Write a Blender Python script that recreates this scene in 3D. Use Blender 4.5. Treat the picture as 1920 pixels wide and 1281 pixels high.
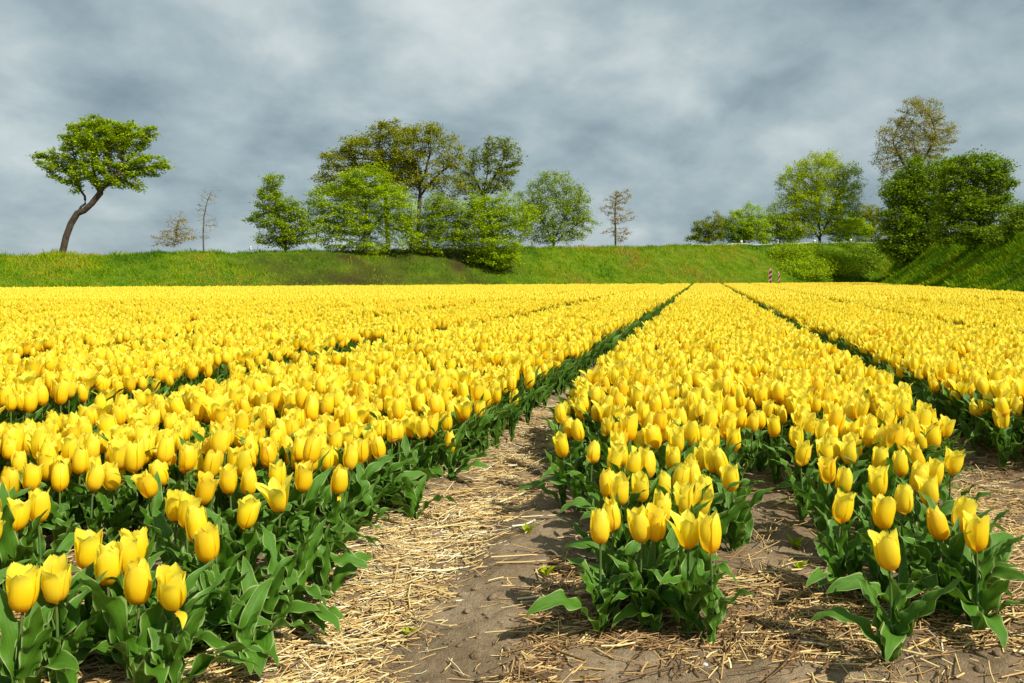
import bpy, math, random
import numpy as np
from math import radians, sin, cos, pi
RNG = np.random.default_rng(11)
random.seed(5)
S = bpy.context.scene
for o in list(bpy.data.objects): bpy.data.objects.remove(o)
col = S.collection

# ------------------------------------------------------------------ camera
FPX, CX, HZ, H = 1500.0, 960.0, 517.0, 0.86          # focal length in photo pixels, horizon row, eye height
cam = bpy.data.cameras.new("camera"); camo = bpy.data.objects.new("camera", cam); col.objects.link(camo)
camo.location = (0, 0, H); camo.rotation_euler = (pi/2, 0, 0)
cam.sensor_width = 36; cam.lens = FPX/1920*36
cam.shift_y = -(640.5-HZ)/1920
cam.clip_start = .05; cam.clip_end = 6000
S.camera = camo

# ------------------------------------------------------------------ sun and sky
SUN_EL, SUN_AZ = radians(44), radians(40)   # azimuth: from straight right (+x) towards behind the camera (-y)
sd = (cos(SUN_EL)*cos(SUN_AZ), -cos(SUN_EL)*sin(SUN_AZ), sin(SUN_EL))
sun = bpy.data.lights.new("sun", 'SUN'); sun.energy = 4.9; sun.angle = radians(.53); sun.color = (1, .955, .87)
so = bpy.data.objects.new("sun", sun); col.objects.link(so)
from mathutils import Vector, Matrix
so.rotation_euler = Vector(sd).to_track_quat('Z', 'Y').to_euler(); so.location = (10, -5, 20)

W = bpy.data.worlds.new("World"); S.world = W; W.use_nodes = True
nt = W.node_tree; nt.nodes.clear(); N = nt.nodes.new; L = nt.links.new
wo = N("ShaderNodeOutputWorld"); bg = N("ShaderNodeBackground"); bg.inputs[1].default_value = .1
sky = N("ShaderNodeTexSky"); sky.sky_type = 'NISHITA'; sky.sun_disc = False
sky.sun_elevation = SUN_EL; sky.sun_rotation = pi/2 + SUN_AZ
tc = N("ShaderNodeTexCoord"); sep = N("ShaderNodeSeparateXYZ"); L(tc.outputs["Generated"], sep.inputs[0])
def wmath(op, a, b=None, c=None):
    m = N("ShaderNodeMath"); m.operation = op
    for i, v in enumerate((a, b, c)):
        if v is None: continue
        if isinstance(v, (int, float)): m.inputs[i].default_value = v
        else: L(v, m.inputs[i])
    return m.outputs[0]
zc_ = wmath('ADD', wmath('MAXIMUM', sep.outputs[2], 0), .42)
cv = N("ShaderNodeCombineXYZ"); L(wmath('DIVIDE', sep.outputs[0], zc_), cv.inputs[0]); L(wmath('DIVIDE', sep.outputs[1], zc_), cv.inputs[1])
mp = N("ShaderNodeMapping"); L(cv.outputs[0], mp.inputs[0]); mp.inputs['Rotation'].default_value = (0, 0, radians(-28)); mp.inputs['Scale'].default_value = (1.25, 1.1, 1); SKYOFF = (9.2645, 20.4038); mp.inputs['Location'].default_value = (*SKYOFF, 0)
n1 = N("ShaderNodeTexNoise"); n1.inputs['Scale'].default_value = 1.5; n1.inputs['Detail'].default_value = 7; n1.inputs['Roughness'].default_value = .54; n1.inputs['Distortion'].default_value = .12
L(mp.outputs[0], n1.inputs['Vector'])
n2 = N("ShaderNodeTexNoise"); n2.inputs['Scale'].default_value = 4.5; n2.inputs['Detail'].default_value = 6; n2.inputs['Roughness'].default_value = .55; n2.inputs['Distortion'].default_value = .2
L(mp.outputs[0], n2.inputs['Vector'])
cf = wmath('ADD', wmath('MULTIPLY', n1.outputs[0], .74), wmath('MULTIPLY', n2.outputs[0], .26))
cr = N("ShaderNodeValToRGB"); L(cf, cr.inputs[0])
cr.color_ramp.interpolation = 'B_SPLINE'
def S2L(r, g, b): return tuple(((c/255+.055)/1.055)**2.4 for c in (r, g, b))
stops = [(.36, (110, 129, 140)), (.44, (135, 153, 161)), (.51, (153, 169, 175)), (.58, (172, 185, 188)), (.68, (203, 210, 210))]
el = cr.color_ramp.elements
while len(el) < len(stops): el.new(.5)
for e, (p, c) in zip(el, stops): e.position = p; e.color = (*S2L(*c), 1)
sc = N("ShaderNodeVectorMath"); sc.operation = 'SCALE'; L(cr.outputs[0], sc.inputs[0]); sc.inputs['Scale'].default_value = 9.2
mx = N("ShaderNodeMixRGB"); mx.inputs[0].default_value = .96; L(sky.outputs[0], mx.inputs[1]); L(sc.outputs[0], mx.inputs[2])
L(mx.outputs[0], bg.inputs[0]); L(bg.outputs[0], wo.inputs[0])

S.view_settings.view_transform = 'Standard'; S.view_settings.look = 'None'; S.view_settings.exposure = 0.40; S.view_settings.gamma = 1
S.view_settings.use_curve_mapping = False
S.cycles.max_bounces = 6; S.cycles.diffuse_bounces = 3; S.cycles.glossy_bounces = 2; S.cycles.transmission_bounces = 4; S.cycles.caustics_reflective = False; S.cycles.caustics_refractive = False

# ------------------------------------------------------------------ helpers
def vnoise(x, y, seed=0):
    xi = np.floor(x).astype(np.int64); yi = np.floor(y).astype(np.int64); fx = x-xi; fy = y-yi
    fx = fx*fx*(3-2*fx); fy = fy*fy*(3-2*fy)
    def h(a, b):
        n = (a*374761393 + b*668265263 + seed*974711) & 0xffffffff
        n = ((n ^ (n >> 13))*1274126177) & 0xffffffff
        return ((n ^ (n >> 16)) & 0xffff)/65535.0
    return (h(xi, yi)*(1-fx)+h(xi+1, yi)*fx)*(1-fy)+(h(xi, yi+1)*(1-fx)+h(xi+1, yi+1)*fx)*fy
def fbm(x, y, f=1.0, octv=4, seed=0):
    s = 0; a = .5
    for i in range(octv):
        s = s + a*(vnoise(x*f, y*f, seed+i*7)-.5)*2; f *= 2.03; a *= .5
    return s
def sstep(a, b, x):
    t = np.clip((x-a)/(b-a), 0, 1); return t*t*(3-2*t)

def make_mesh(name, V, Q, mats, midx=None, tex=None, rnd=None, smooth=True, poly=4):
    me = bpy.data.meshes.new(name)
    V = np.asarray(V, np.float32); Q = np.asarray(Q, np.int32)
    me.vertices.add(len(V)); me.vertices.foreach_set("co", V.ravel())
    me.loops.add(Q.size); me.loops.foreach_set("vertex_index", Q.ravel())
    me.polygons.add(len(Q)); me.polygons.foreach_set("loop_start", np.arange(0, Q.size, Q.shape[1], dtype=np.int32))
    me.polygons.foreach_set("loop_total", np.full(len(Q), Q.shape[1], np.int32))
    if smooth: me.polygons.foreach_set("use_smooth", np.ones(len(Q), bool))
    for m in mats: me.materials.append(m)
    if midx is not None: me.polygons.foreach_set("material_index", np.asarray(midx, np.int32))
    if tex is not None:
        a = me.attributes.new("tex", 'FLOAT_VECTOR', 'POINT')
        t3 = np.zeros((len(V), 3), np.float32); t3[:, :2] = tex; a.data.foreach_set("vector", t3.ravel())
    if rnd is not None:
        a = me.attributes.new("rnd", 'FLOAT', 'POINT'); a.data.foreach_set("value", np.asarray(rnd, np.float32).ravel())
    me.update(calc_edges=True)
    return me
def link(name, data, parent=None, label=None, cat=None, group=None, kind=None, loc=None, rot=None, scale=None):
    o = bpy.data.objects.new(name, data); col.objects.link(o)
    if parent is not None: o.parent = parent
    if label: o["label"] = label
    if cat: o["category"] = cat
    if group: o["group"] = group
    if kind: o["kind"] = kind
    if loc is not None: o.location = loc
    if rot is not None: o.rotation_euler = rot
    if scale is not None: o.scale = scale
    return o
class Geo:
    def __init__(s): s.V = []; s.Q = []; s.T = []; s.R = []; s.M = []; s.n = 0
    def add(s, V, Q, T=None, R=None, m=0):
        V = np.asarray(V, np.float32).reshape(-1, 3); Q = np.asarray(Q, np.int64)
        s.V.append(V); s.Q.append((Q+s.n).astype(np.int32)); s.n += len(V)
        s.T.append(np.zeros((len(V), 2), np.float32) if T is None else np.asarray(T, np.float32))
        s.R.append(np.full(len(V), 0 if R is None else R, np.float32) if np.isscalar(R) or R is None else np.asarray(R, np.float32))
        s.M.append(np.full(len(Q), m, np.int32))
    def inst(s, tpl, pos, mats, scl, rnd, m=0):     # tpl (V,Q,T); pos (k,3); mats (k,3,3); scl (k,3)
        V, Q, T = tpl; k = len(pos)
        if k == 0: return
        P = np.einsum('kij,knj->kni', mats, V[None]*scl[:, None, :]) + pos[:, None, :]
        QQ = (Q[None]+(np.arange(k)*len(V))[:, None, None]).reshape(-1, Q.shape[1])
        s.add(P.reshape(-1, 3), QQ, np.tile(T, (k, 1)), np.repeat(rnd, len(V)), m)
    def mesh(s, name, mats, smooth=True):
        return make_mesh(name, np.concatenate(s.V), np.concatenate(s.Q), mats, np.concatenate(s.M), np.concatenate(s.T), np.concatenate(s.R), smooth)
def rotmats(yaw, tx=None, ty=None):
    k = len(yaw); tx = np.zeros(k) if tx is None else tx; ty = np.zeros(k) if ty is None else ty
    c, s = np.cos(yaw), np.sin(yaw); z = np.zeros(k); o = np.ones(k)
    Rz = np.stack([np.stack([c, -s, z], 1), np.stack([s, c, z], 1), np.stack([z, z, o], 1)], 1)
    c, s = np.cos(tx), np.sin(tx)
    Rx = np.stack([np.stack([o, z, z], 1), np.stack([z, c, -s], 1), np.stack([z, s, c], 1)], 1)
    c, s = np.cos(ty), np.sin(ty)
    Ry = np.stack([np.stack([c, z, s], 1), np.stack([z, o, z], 1), np.stack([-s, z, c], 1)], 1)
    return Rx @ Ry @ Rz
def gridq(nu, nv):   # nu rows of nv points
    i = np.arange((nu-1)*(nv-1)); r = i//(nv-1); c = i % (nv-1); a = r*nv+c
    return np.stack([a, a+1, a+nv+1, a+nv], 1)
def tube(P, R, sides=5, cap=True):
    P = np.asarray(P, float); R = np.broadcast_to(np.asarray(R, float), (len(P),)); n = len(P)
    T = np.gradient(P, axis=0); T /= np.linalg.norm(T, axis=1)[:, None]+1e-9
    ref = np.array([0, 0, 1.0]) if abs(T[:, 2]).mean() < .8 else np.array([1.0, 0, 0])
    A = np.cross(T, ref); A /= np.linalg.norm(A, axis=1)[:, None]+1e-9; B = np.cross(T, A)
    an = np.arange(sides)*2*pi/sides
    V = P[:, None]+R[:, None, None]*(np.cos(an)[None, :, None]*A[:, None]+np.sin(an)[None, :, None]*B[:, None])
    V = V.reshape(-1, 3); Q = []
    for i in range(n-1):
        for j in range(sides):
            Q.append((i*sides+j, i*sides+(j+1) % sides, (i+1)*sides+(j+1) % sides, (i+1)*sides+j))
    if cap and sides == 4: Q += [(0, 3, 2, 1), tuple((n-1)*sides+k for k in range(4))]
    T2 = np.stack([np.repeat(np.linspace(0, 1, n), sides), np.tile(np.linspace(0, 1, sides), n)], 1)
    return V, np.array(Q), T2
def box(cx, cy, cz, sx, sy, sz, bev=.0):
    x, y, z = sx/2, sy/2, sz/2
    V = np.array([(-x, -y, -z), (x, -y, -z), (x, y, -z), (-x, y, -z), (-x, -y, z), (x, -y, z), (x, y, z), (-x, y, z)], float)+(cx, cy, cz)
    Q = np.array([(0, 3, 2, 1), (4, 5, 6, 7), (0, 1, 5, 4), (1, 2, 6, 5), (2, 3, 7, 6), (3, 0, 4, 7)])
    return V, Q

# ------------------------------------------------------------------ materials
class Mat:
    def __init__(s, name, rough=.6, spec=.3):
        s.m = bpy.data.materials.new(name); s.m.use_nodes = True; s.nt = s.m.node_tree
        s.b = s.nt.nodes["Principled BSDF"]; s.out = s.nt.nodes["Material Output"]
        s.b.inputs['Roughness'].default_value = rough; s.b.inputs['Specular IOR Level'].default_value = spec
    def n(s, t, **k):
        x = s.nt.nodes.new(t)
        for a, v in k.items():
            if a in x.inputs: x.inputs[a].default_value = v
            else: setattr(x, a, v)
        return x
    def l(s, a, b): s.nt.links.new(a, b)
    def math(s, op, a, b=None, c=None, clamp=False):
        m = s.nt.nodes.new("ShaderNodeMath"); m.operation = op; m.use_clamp = clamp
        for i, v in enumerate((a, b, c)):
            if v is None: continue
            if isinstance(v, (int, float)): m.inputs[i].default_value = v
            else: s.l(v, m.inputs[i])
        return m.outputs[0]
    def attr(s, name): return s.n("ShaderNodeAttribute", attribute_name=name)
    def ramp(s, fac, stops, interp='LINEAR'):
        r = s.nt.nodes.new("ShaderNodeValToRGB"); e = r.color_ramp.elements; r.color_ramp.interpolation = interp
        while len(e) < len(stops): e.new(.5)
        for x, (p, c) in zip(e, stops): x.position = p; x.color = (*c, 1)
        s.l(fac, r.inputs[0]); return r.outputs[0]
    def mix(s, f, a, b, mode='MIX'):
        m = s.nt.nodes.new("ShaderNodeMixRGB"); m.blend_type = mode
        for i, v in enumerate((f, a, b)):
            if isinstance(v, (int, float)): m.inputs[i].default_value = v
            elif isinstance(v, tuple): m.inputs[i].default_value = (*v, 1)
            else: s.l(v, m.inputs[i])
        return m.outputs[0]
    def noise(s, vec, scale, detail=3, rough=.5):
        n = s.n("ShaderNodeTexNoise"); n.inputs['Scale'].default_value = scale; n.inputs['Detail'].default_value = detail; n.inputs['Roughness'].default_value = rough
        s.l(vec, n.inputs['Vector']); return n.outputs[0]
    def base(s, c):
        if isinstance(c, tuple): s.b.inputs['Base Color'].default_value = (*c, 1)
        else: s.l(c, s.b.inputs['Base Color'])
    def bump(s, h, st=.5, dist=.01):
        b = s.n("ShaderNodeBump"); b.inputs['Strength'].default_value = st; b.inputs['Distance'].default_value = dist
        s.l(h, b.inputs['Height']); s.l(b.outputs[0], s.b.inputs['Normal']); return b
    def transl(s, c, f):
        t = s.n("ShaderNodeBsdfTranslucent"); m = s.n("ShaderNodeMixShader"); m.inputs[0].default_value = f
        if isinstance(c, tuple): t.inputs[0].default_value = (*c, 1)
        else: s.l(c, t.inputs[0])
        s.l(s.b.outputs[0], m.inputs[1]); s.l(t.outputs[0], m.inputs[2]); s.l(m.outputs[0], s.out.inputs[0])
    def rndval(s):     # per-plant number: the mesh attribute plus the object's own random
        a = s.attr("rnd"); o = s.n("ShaderNodeObjectInfo")
        return s.math('FRACT', s.math('ADD', a.outputs['Fac'], o.outputs['Random']))
    def texsep(s):
        a = s.attr("tex"); x = s.n("ShaderNodeSeparateXYZ"); s.l(a.outputs['Vector'], x.inputs[0]); return a, x.outputs[0], x.outputs[1]

m = Mat("petal_yellow", .42, .28); a, tu, tv = m.texsep(); r = m.rndval()
cvn = m.n("ShaderNodeCombineXYZ"); m.l(m.math('MULTIPLY', tu, 1.3), cvn.inputs[0]); m.l(m.math('MULTIPLY', tv, 9), cvn.inputs[1]); m.l(m.math('MULTIPLY', r, 40), cvn.inputs[2])
st = m.noise(cvn.outputs[0], 1.6, 3, .6)
c = m.ramp(tu, [(0, (.62, .45, .03)), (.07, (.96, .50, .006)), (.25, (.98, .68, .008)), (.55, (.98, .79, .018)), (1, (.98, .87, .09))])
c = m.mix(m.math('MULTIPLY', m.math('SUBTRACT', st, .5, clamp=True), 1.1), c, (.93, .60, .008))
c = m.mix(m.math('MULTIPLY', m.math('SUBTRACT', r, .5, clamp=True), .5), c, (.98, .84, .10))
c = m.mix(m.math('MULTIPLY', m.math('SUBTRACT', .3, r, clamp=True), 1.6), c, (.93, .58, .012))
m.base(c); m.bump(st, .25, .0015); m.transl(c, .5); M_PETAL = m.m

m = Mat("tulip_leaf", .47, .30); a, tu, tv = m.texsep(); r = m.rndval()
edge = m.math('MULTIPLY', m.math('SUBTRACT', m.math('ABSOLUTE', tv), .84, clamp=True), 9, clamp=True)
cvn = m.n("ShaderNodeCombineXYZ"); m.l(tu, cvn.inputs[0]); m.l(m.math('MULTIPLY', tv, 12), cvn.inputs[1]); m.l(m.math('MULTIPLY', r, 30), cvn.inputs[2])
st = m.noise(cvn.outputs[0], 1.8, 3, .5)
c = m.ramp(st, [(.3, (.045, .135, .008)), (.7, (.095, .225, .014))])
c = m.mix(m.math('MULTIPLY', r, .35), c, (.10, .23, .02))
tip = m.math('MULTIPLY', m.math('SUBTRACT', tu, .93, clamp=True), m.math('MULTIPLY', r, 9), clamp=True)
c = m.mix(tip, c, (.35, .26, .05))
c = m.mix(m.math('MULTIPLY', edge, .8), c, (.34, .44, .14))
m.base(c); m.bump(st, .55, .003); m.transl(m.mix(.5, c, (.16, .36, .02)), .25); M_LEAF = m.m

m = Mat("tulip_stem", .5, .35); a, tu, tv = m.texsep()
m.base(m.ramp(tu, [(0, (.06, .16, .03)), (.6, (.07, .15, .03)), (1, (.12, .13, .03))])); M_STEM = m.m

m = Mat("soil", .95, .1); g = m.n("ShaderNodeNewGeometry"); P = g.outputs['Position']
a = m.noise(P, 3.2, 6, .6); b = m.noise(P, 38, 6, .7); d = m.noise(P, 260, 3, .6)
c = m.ramp(a, [(.3, (.19, .135, .075)), (.55, (.30, .22, .13)), (.75, (.39, .30, .185))])
c = m.mix(.55, c, m.ramp(b, [(.3, (.35, .3, .26)), (.6, (1, 1, 1))]), 'MULTIPLY')
c = m.mix(.45, c, m.ramp(d, [(.35, (.3, .28, .26)), (.6, (1, 1, 1))]), 'MULTIPLY')
m.base(c); m.bump(m.math('ADD', b, m.math('MULTIPLY', d, .5)), .7, .012); M_SOIL = m.m

m = Mat("straw", .55, .3); r = m.attr("rnd").outputs['Fac']
c = m.ramp(r, [(0, (.15, .08, .03)), (.2, (.34, .20, .08)), (.45, (.60, .40, .15)), (.72, (.74, .58, .24)), (.9, (.78, .67, .36)), (1, (.80, .73, .52))]); m.base(c); M_STRAW = m.m

m = Mat("grass_blades", .8, .05); r = m.attr("rnd").outputs['Fac']; a, tu, tv = m.texsep()
c = m.ramp(r, [(0, (.045, .12, .003)), (.35, (.14, .26, .003)), (.6, (.27, .35, .004)), (.8, (.38, .35, .012)), (1, (.40, .28, .05))])
m.base(c); m.transl(c, .3); M_GRASS = m.m

m = Mat("bank_turf", .9, .1); g = m.n("ShaderNodeNewGeometry"); P = g.outputs['Position']; r = m.attr("rnd").outputs['Fac']
a = m.noise(P, 1.4, 6, .65); b = m.noise(P, 9, 4, .6)
c = m.ramp(m.math('ADD', m.math('MULTIPLY', a, .6), m.math('MULTIPLY', b, .4)), [(.35, (.035, .09, .003)), (.5, (.08, .16, .004)), (.65, (.17, .21, .01))])
c = m.mix(r, c, (.042, .030, .009)); m.base(c); m.bump(b, .8, .15); M_TURF = m.m  # dark brown earth, deepened with the shade under the trees

def bark(name, c1, c2):
    m = Mat(name, .9, .15); g = m.n("ShaderNodeTexCoord")
    mpn = m.n("ShaderNodeMapping"); m.l(g.outputs['Object'], mpn.inputs[0]); mpn.inputs['Scale'].default_value = (9, 9, 2)
    a = m.noise(mpn.outputs[0], 1.5, 4, .6); m.base(m.ramp(a, [(.35, c1), (.65, c2)])); m.bump(a, .8, .03); return m.m
M_BARK = bark("bark_brown", (.035, .025, .018), (.10, .075, .052)); M_BARKG = bark("bark_grey", (.06, .052, .04), (.16, .13, .10))
def foliage(name, c1, c2, c3, tr=.3):
    m = Mat(name, .75, .06); r = m.attr("rnd").outputs['Fac']
    c = m.ramp(r, [(0, c1), (.5, c2), (1, c3)]); m.base(c); m.transl(c, tr); return m.m
F = dict(
 maple=foliage("leaf_maple", (.19, .27, .004), (.32, .44, .006), (.46, .57, .01), .38),
 olive=foliage("leaf_olive", (.18, .20, .004), (.30, .33, .008), (.43, .42, .012), .38),
 deep=foliage("leaf_deep", (.15, .19, .004), (.23, .28, .006), (.33, .38, .01), .35),
 lime=foliage("leaf_lime", (.21, .31, .004), (.36, .50, .008), (.50, .62, .014), .42),
 mid=foliage("leaf_mid", (.16, .25, .004), (.28, .39, .008), (.40, .50, .014), .38),
 willow=foliage("leaf_willow", (.25, .33, .004), (.42, .52, .008), (.56, .64, .014), .42),
 dark=foliage("leaf_dark", (.10, .18, .005), (.19, .30, .008), (.33, .44, .012)),
 sprout=foliage('leaf_sprout', (.22, .20, .02), (.34, .31, .03), (.42, .36, .04)),
 rust=foliage("leaf_rust", (.26, .19, .03), (.36, .28, .05), (.44, .32, .07)),
 hedge=foliage("leaf_hedge", (.10, .18, .006), (.18, .28, .01), (.33, .44, .03)),
)
def plain(name, c, rough=.5, spec=.4, noisy=.25, scale=12):
    m = Mat(name, rough, spec); g = m.n("ShaderNodeTexCoord"); a = m.noise(g.outputs['Object'], scale, 5, .6)
    m.base(m.mix(m.math('MULTIPLY', a, noisy*2), c, tuple(x*.55 for x in c))); return m.m
M_GALV = plain("galvanised_metal", (.55, .56, .55), .45, .5); M_WHITE = plain("white_paint", (.78, .77, .72), .45); M_RED = plain("red_paint", (.13, .012, .008), .7, .1)
M_BEIGE = plain("dull_beige", (.36, .29, .20), .7, .2); M_PALE = plain("pale_concrete", (.46, .43, .34), .85, .2); M_GREYP = plain("grey_paint", (.30, .33, .34), .5); M_DARKP = plain("dark_recess", (.08, .05, .03), .8)
M_ASPH = plain("asphalt", (.055, .055, .055), .9, .2, scale=40); M_WOOD = plain("weathered_wood", (.25, .2, .14), .85, .2); M_STONE = plain("pale_stone", (.6, .58, .54), .7, .3)

# ------------------------------------------------------------------ layout
TH = math.atan(362/1500); CT, ST = cos(TH), sin(TH)      # the rows run TH to the right of straight ahead
def row2w(X, Y): return X*CT+Y*ST, -X*ST+Y*CT
def w2row(x, y): return x*CT-y*ST, x*ST+y*CT
def px(u, v, z=0.0):      # point at height z under photo pixel (u,v)
    d = FPX*(H-z)/(v-HZ); return (u-CX)/FPX*d, d
def s1f(x, y): return -.470*(x+23)+.8825*(y-36)
def s2f(x, y): return .9578*(x-17.3)-.2873*(y-27)
def sdist(x, y):
    a, b = s1f(x, y), s2f(x, y); k = 3.0; h = np.clip(.5+.5*(a-b)/k, 0, 1)
    return b*(1-h)+a*h + k*h*(1-h)*.5
def bank_z(x, y):
    s = sdist(x, y); t = np.clip(s/5.5, 0, 1); p = .45*t+.55*t*t*(3-2*t)
    zc = np.clip(2.66+.033*x, 1.7, 3.75)
    z = zc*p + (.14*fbm(x, y, .5, 3, 3)+.12*fbm(x, y, 1.7, 3, 13))*sstep(0, 1.5, s)
    z = z*(1-.9*sstep(18, 34, s))
    return np.where(s < 0, -.05+s*.3, z)
PITCH = 1.885
def bed_edges(k):
    if k == 0: return -.63, .93
    if k > 0: return 1.26+(k-1)*PITCH, 2.80+(k-1)*PITCH
    return -2.47+(k+1)*PITCH, (-.99 if k == -1 else -1.06)+(k+1)*PITCH
def bedmask(X, Y):
    m = np.zeros_like(X)
    for k in range(-3, 3):
        a, b = bed_edges(k); y0 = {-1: 1.2, 0: 2.1, 1: 3.9}.get(k, 1.2)
        m = np.maximum(m, sstep(a-.10, a+.06, X)*(1-sstep(b-.06, b+.10, X))*sstep(y0-.3, y0+.3, Y))
    return m
def ground_z(x, y):
    x = np.asarray(x, float); y = np.asarray(y, float); X, Y = w2row(x, y)
    near = 1-sstep(7, 10, y)
    z = .035*bedmask(X, Y) + .022*fbm(x, y, 1.6, 3, 1) + .021*fbm(x, y, 7, 4, 2)
    z += .02*np.exp(-((X+1.02)/.06)**2)*(.5+.5*fbm(x, y, 5, 3, 9))+ -.018*np.exp(-((X+.72)/.12)**2)
    z += .022*np.exp(-((y-1.74+.05*np.sin(x*3))/.07)**2)*sstep(.2, .5, x)*(1+.8*fbm(x, y, 9, 3, 5))
    return z*near

# ground: one sheet, fine near the camera, reaching to the horizon
gx = np.unique(np.concatenate([np.linspace(-3000, -60, 12), np.linspace(-60, -4, 40), np.arange(-4, 4.5, .022), np.linspace(4.5, 60, 40), np.linspace(60, 3000, 12)]))
gy = np.unique(np.concatenate([np.linspace(-300, -8, 8), np.linspace(-8, .8, 12), np.arange(.8, 5.6, .022), np.linspace(5.62, 12, 50), np.linspace(12.5, 110, 50), np.linspace(120, 4500, 14)]))
GX, GY = np.meshgrid(gx, gy); GZ = ground_z(GX, GY)
clod = fbm(GX, GY, 26, 3, 21); nearm = ((GY < 5.7) & (GY > .7) & (abs(GX) < 4.5))
GZ = GZ + np.where(nearm, np.maximum(clod-.08, 0)*.032, 0) + np.where(sdist(GX, GY) > 3, -.3, 0)
link("ground", make_mesh("ground", np.stack([GX, GY, GZ], -1).reshape(-1, 3), gridq(len(gy), len(gx)), [M_SOIL]), kind="structure", label="brown sandy soil of the field between and in front of the tulip beds")

# hill: the grass bank round the field
hx = np.arange(-90, 75, .35); hy = np.arange(-12, 125, .35); HX, HY = np.meshgrid(hx, hy); HS = sdist(HX, HY); HZZ = bank_z(HX, HY)
def bare_and_shade(x, y):  # mask under the central trees: bare earth plus their shade, painted in
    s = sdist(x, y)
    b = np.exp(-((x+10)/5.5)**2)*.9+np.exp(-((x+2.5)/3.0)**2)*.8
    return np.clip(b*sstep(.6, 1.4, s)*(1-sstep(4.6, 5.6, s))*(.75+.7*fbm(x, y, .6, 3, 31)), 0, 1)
q = gridq(len(hy), len(hx)); keep = (HS.ravel()[q] > -.8).any(1) & (HS.ravel()[q] < 36).all(1); q = q[keep]
used = np.unique(q); remap = np.zeros(HX.size, int); remap[used] = np.arange(len(used))
HVv = np.stack([HX, HY, HZZ], -1).reshape(-1, 3)[used]
link("hill", make_mesh("hill", HVv, remap[q], [M_TURF], rnd=bare_and_shade(HVv[:, 0], HVv[:, 1])), kind="structure", label="long grass covered bank behind the tulip field")

# road on the crest (mostly hidden by the bank)
def crest_pt(k, s):      # point on ray x=k*y at signed distance s beyond the far toe
    y = (s+42.58)/(.8825-.470*k); return k*y, y
rp = []
for u in np.linspace(900, 1700, 30):
    x, y = crest_pt((u-CX)/FPX, 9.0); x2, y2 = crest_pt((u-CX)/FPX, 12.5); rp.append((x, y, bank_z(x, y)+.05)); rp.append((x2, y2, bank_z(x2, y2)+.05))
rp = np.array([(float(a), float(b), float(c)) for a, b, c in rp])
link("road", make_mesh("road", rp, gridq(30, 2), [M_ASPH]), kind="structure", label="narrow asphalt road along the top of the bank")

# ------------------------------------------------------------------ grass on the bank
def blades(xs, ys, h, w, rnd, lean=.35, per=1):
    k = len(xs); zs = bank_z(xs, ys)-.02
    yaw = RNG.uniform(0, 2*pi, k); le = RNG.normal(0, lean, (k, 2))*h[:, None]+np.array([-.12, 0])*h[:, None]
    dx, dy = np.cos(yaw)*w/2, np.sin(yaw)*w/2
    a = np.stack([xs-dx, ys-dy, zs], 1); b = np.stack([xs+dx, ys+dy, zs], 1)
    c = np.stack([xs+le[:, 0]+dx*.15, ys+le[:, 1]+dy*.15, zs+h], 1); d = np.stack([xs+le[:, 0]-dx*.6, ys+le[:, 1]-dy*.6, zs+h*.9], 1)
    V = np.stack([a, b, c, d], 1).reshape(-1, 3); Q = np.arange(4*k).reshape(k, 4)
    T = np.tile(np.array([[0, 0], [0, 1], [1, 1], [1, 0]]), (k, 1)); return V, Q, T, np.repeat(rnd, 4)
def scatter_bank(n, smin, smax, box_, cond):
    x = RNG.uniform(box_[0], box_[1], n); y = RNG.uniform(box_[2], box_[3], n); s = sdist(x, y)
    k = (s > smin) & (s < smax) & (abs(x) < .68*y+4) & cond(x, y); return x[k], y[k]
G = Geo()
x, y = scatter_bank(1500000, -.35, 8, (-45, 50, 15, 90), lambda x, y: s1f(x, y) > s2f(x, y)-1)
bare = bare_and_shade(x, y); kp = RNG.random(len(x)) > bare*.86; x, y, bare = x[kp], y[kp], bare[kp]
pat = fbm(x, y, .35, 4, 41); fine = fbm(x, y, 2.2, 2, 42); s = sdist(x, y)
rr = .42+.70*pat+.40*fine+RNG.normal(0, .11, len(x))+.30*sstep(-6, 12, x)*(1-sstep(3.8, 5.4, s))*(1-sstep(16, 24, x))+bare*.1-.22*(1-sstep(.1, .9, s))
tuft = fbm(x, y, 1.5, 3, 45)
rr += -.30*np.clip(tuft, -.2, .5)-bare*.15  # blades under the trees darkened too, as painted shade
hh = np.clip(RNG.normal(.12, .045, len(x)), .05, .30)*(1+.6*np.clip(pat, 0, 1))*(1-.3*bare)*(1+1.2*np.clip(tuft, -.3, .6))
G.add(*blades(x, y, hh, RNG.uniform(.015, .04, len(x)), np.clip(rr, 0, 1)))
x, y = scatter_bank(1300000, -.35, 8, (8, 50, 12, 85), lambda x, y: s1f(x, y) <= s2f(x, y)-1)
pat = fbm(x, y, .5, 4, 51); fine = fbm(x, y, 2.2, 2, 52)
rr = .30+.60*pat+.42*fine+RNG.normal(0, .10, len(x))
tuft = fbm(x, y, 1.5, 3, 46)
rr += -.28*np.clip(tuft, -.2, .5)
hh = np.clip(RNG.normal(.12, .05, len(x)), .05, .34)*(1+.8*np.clip(pat, 0, 1))*(1+1.6*np.clip(tuft, -.3, .6))
G.add(*blades(x, y, hh, RNG.uniform(.014, .034, len(x)), np.clip(rr, 0, .84), .45))
link("grass", G.mesh("grass", [M_GRASS], False), kind="stuff", label="rough meadow grass growing over the whole bank", cat="grass")
print("grass quads", sum(len(a) for a in G.Q))

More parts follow.
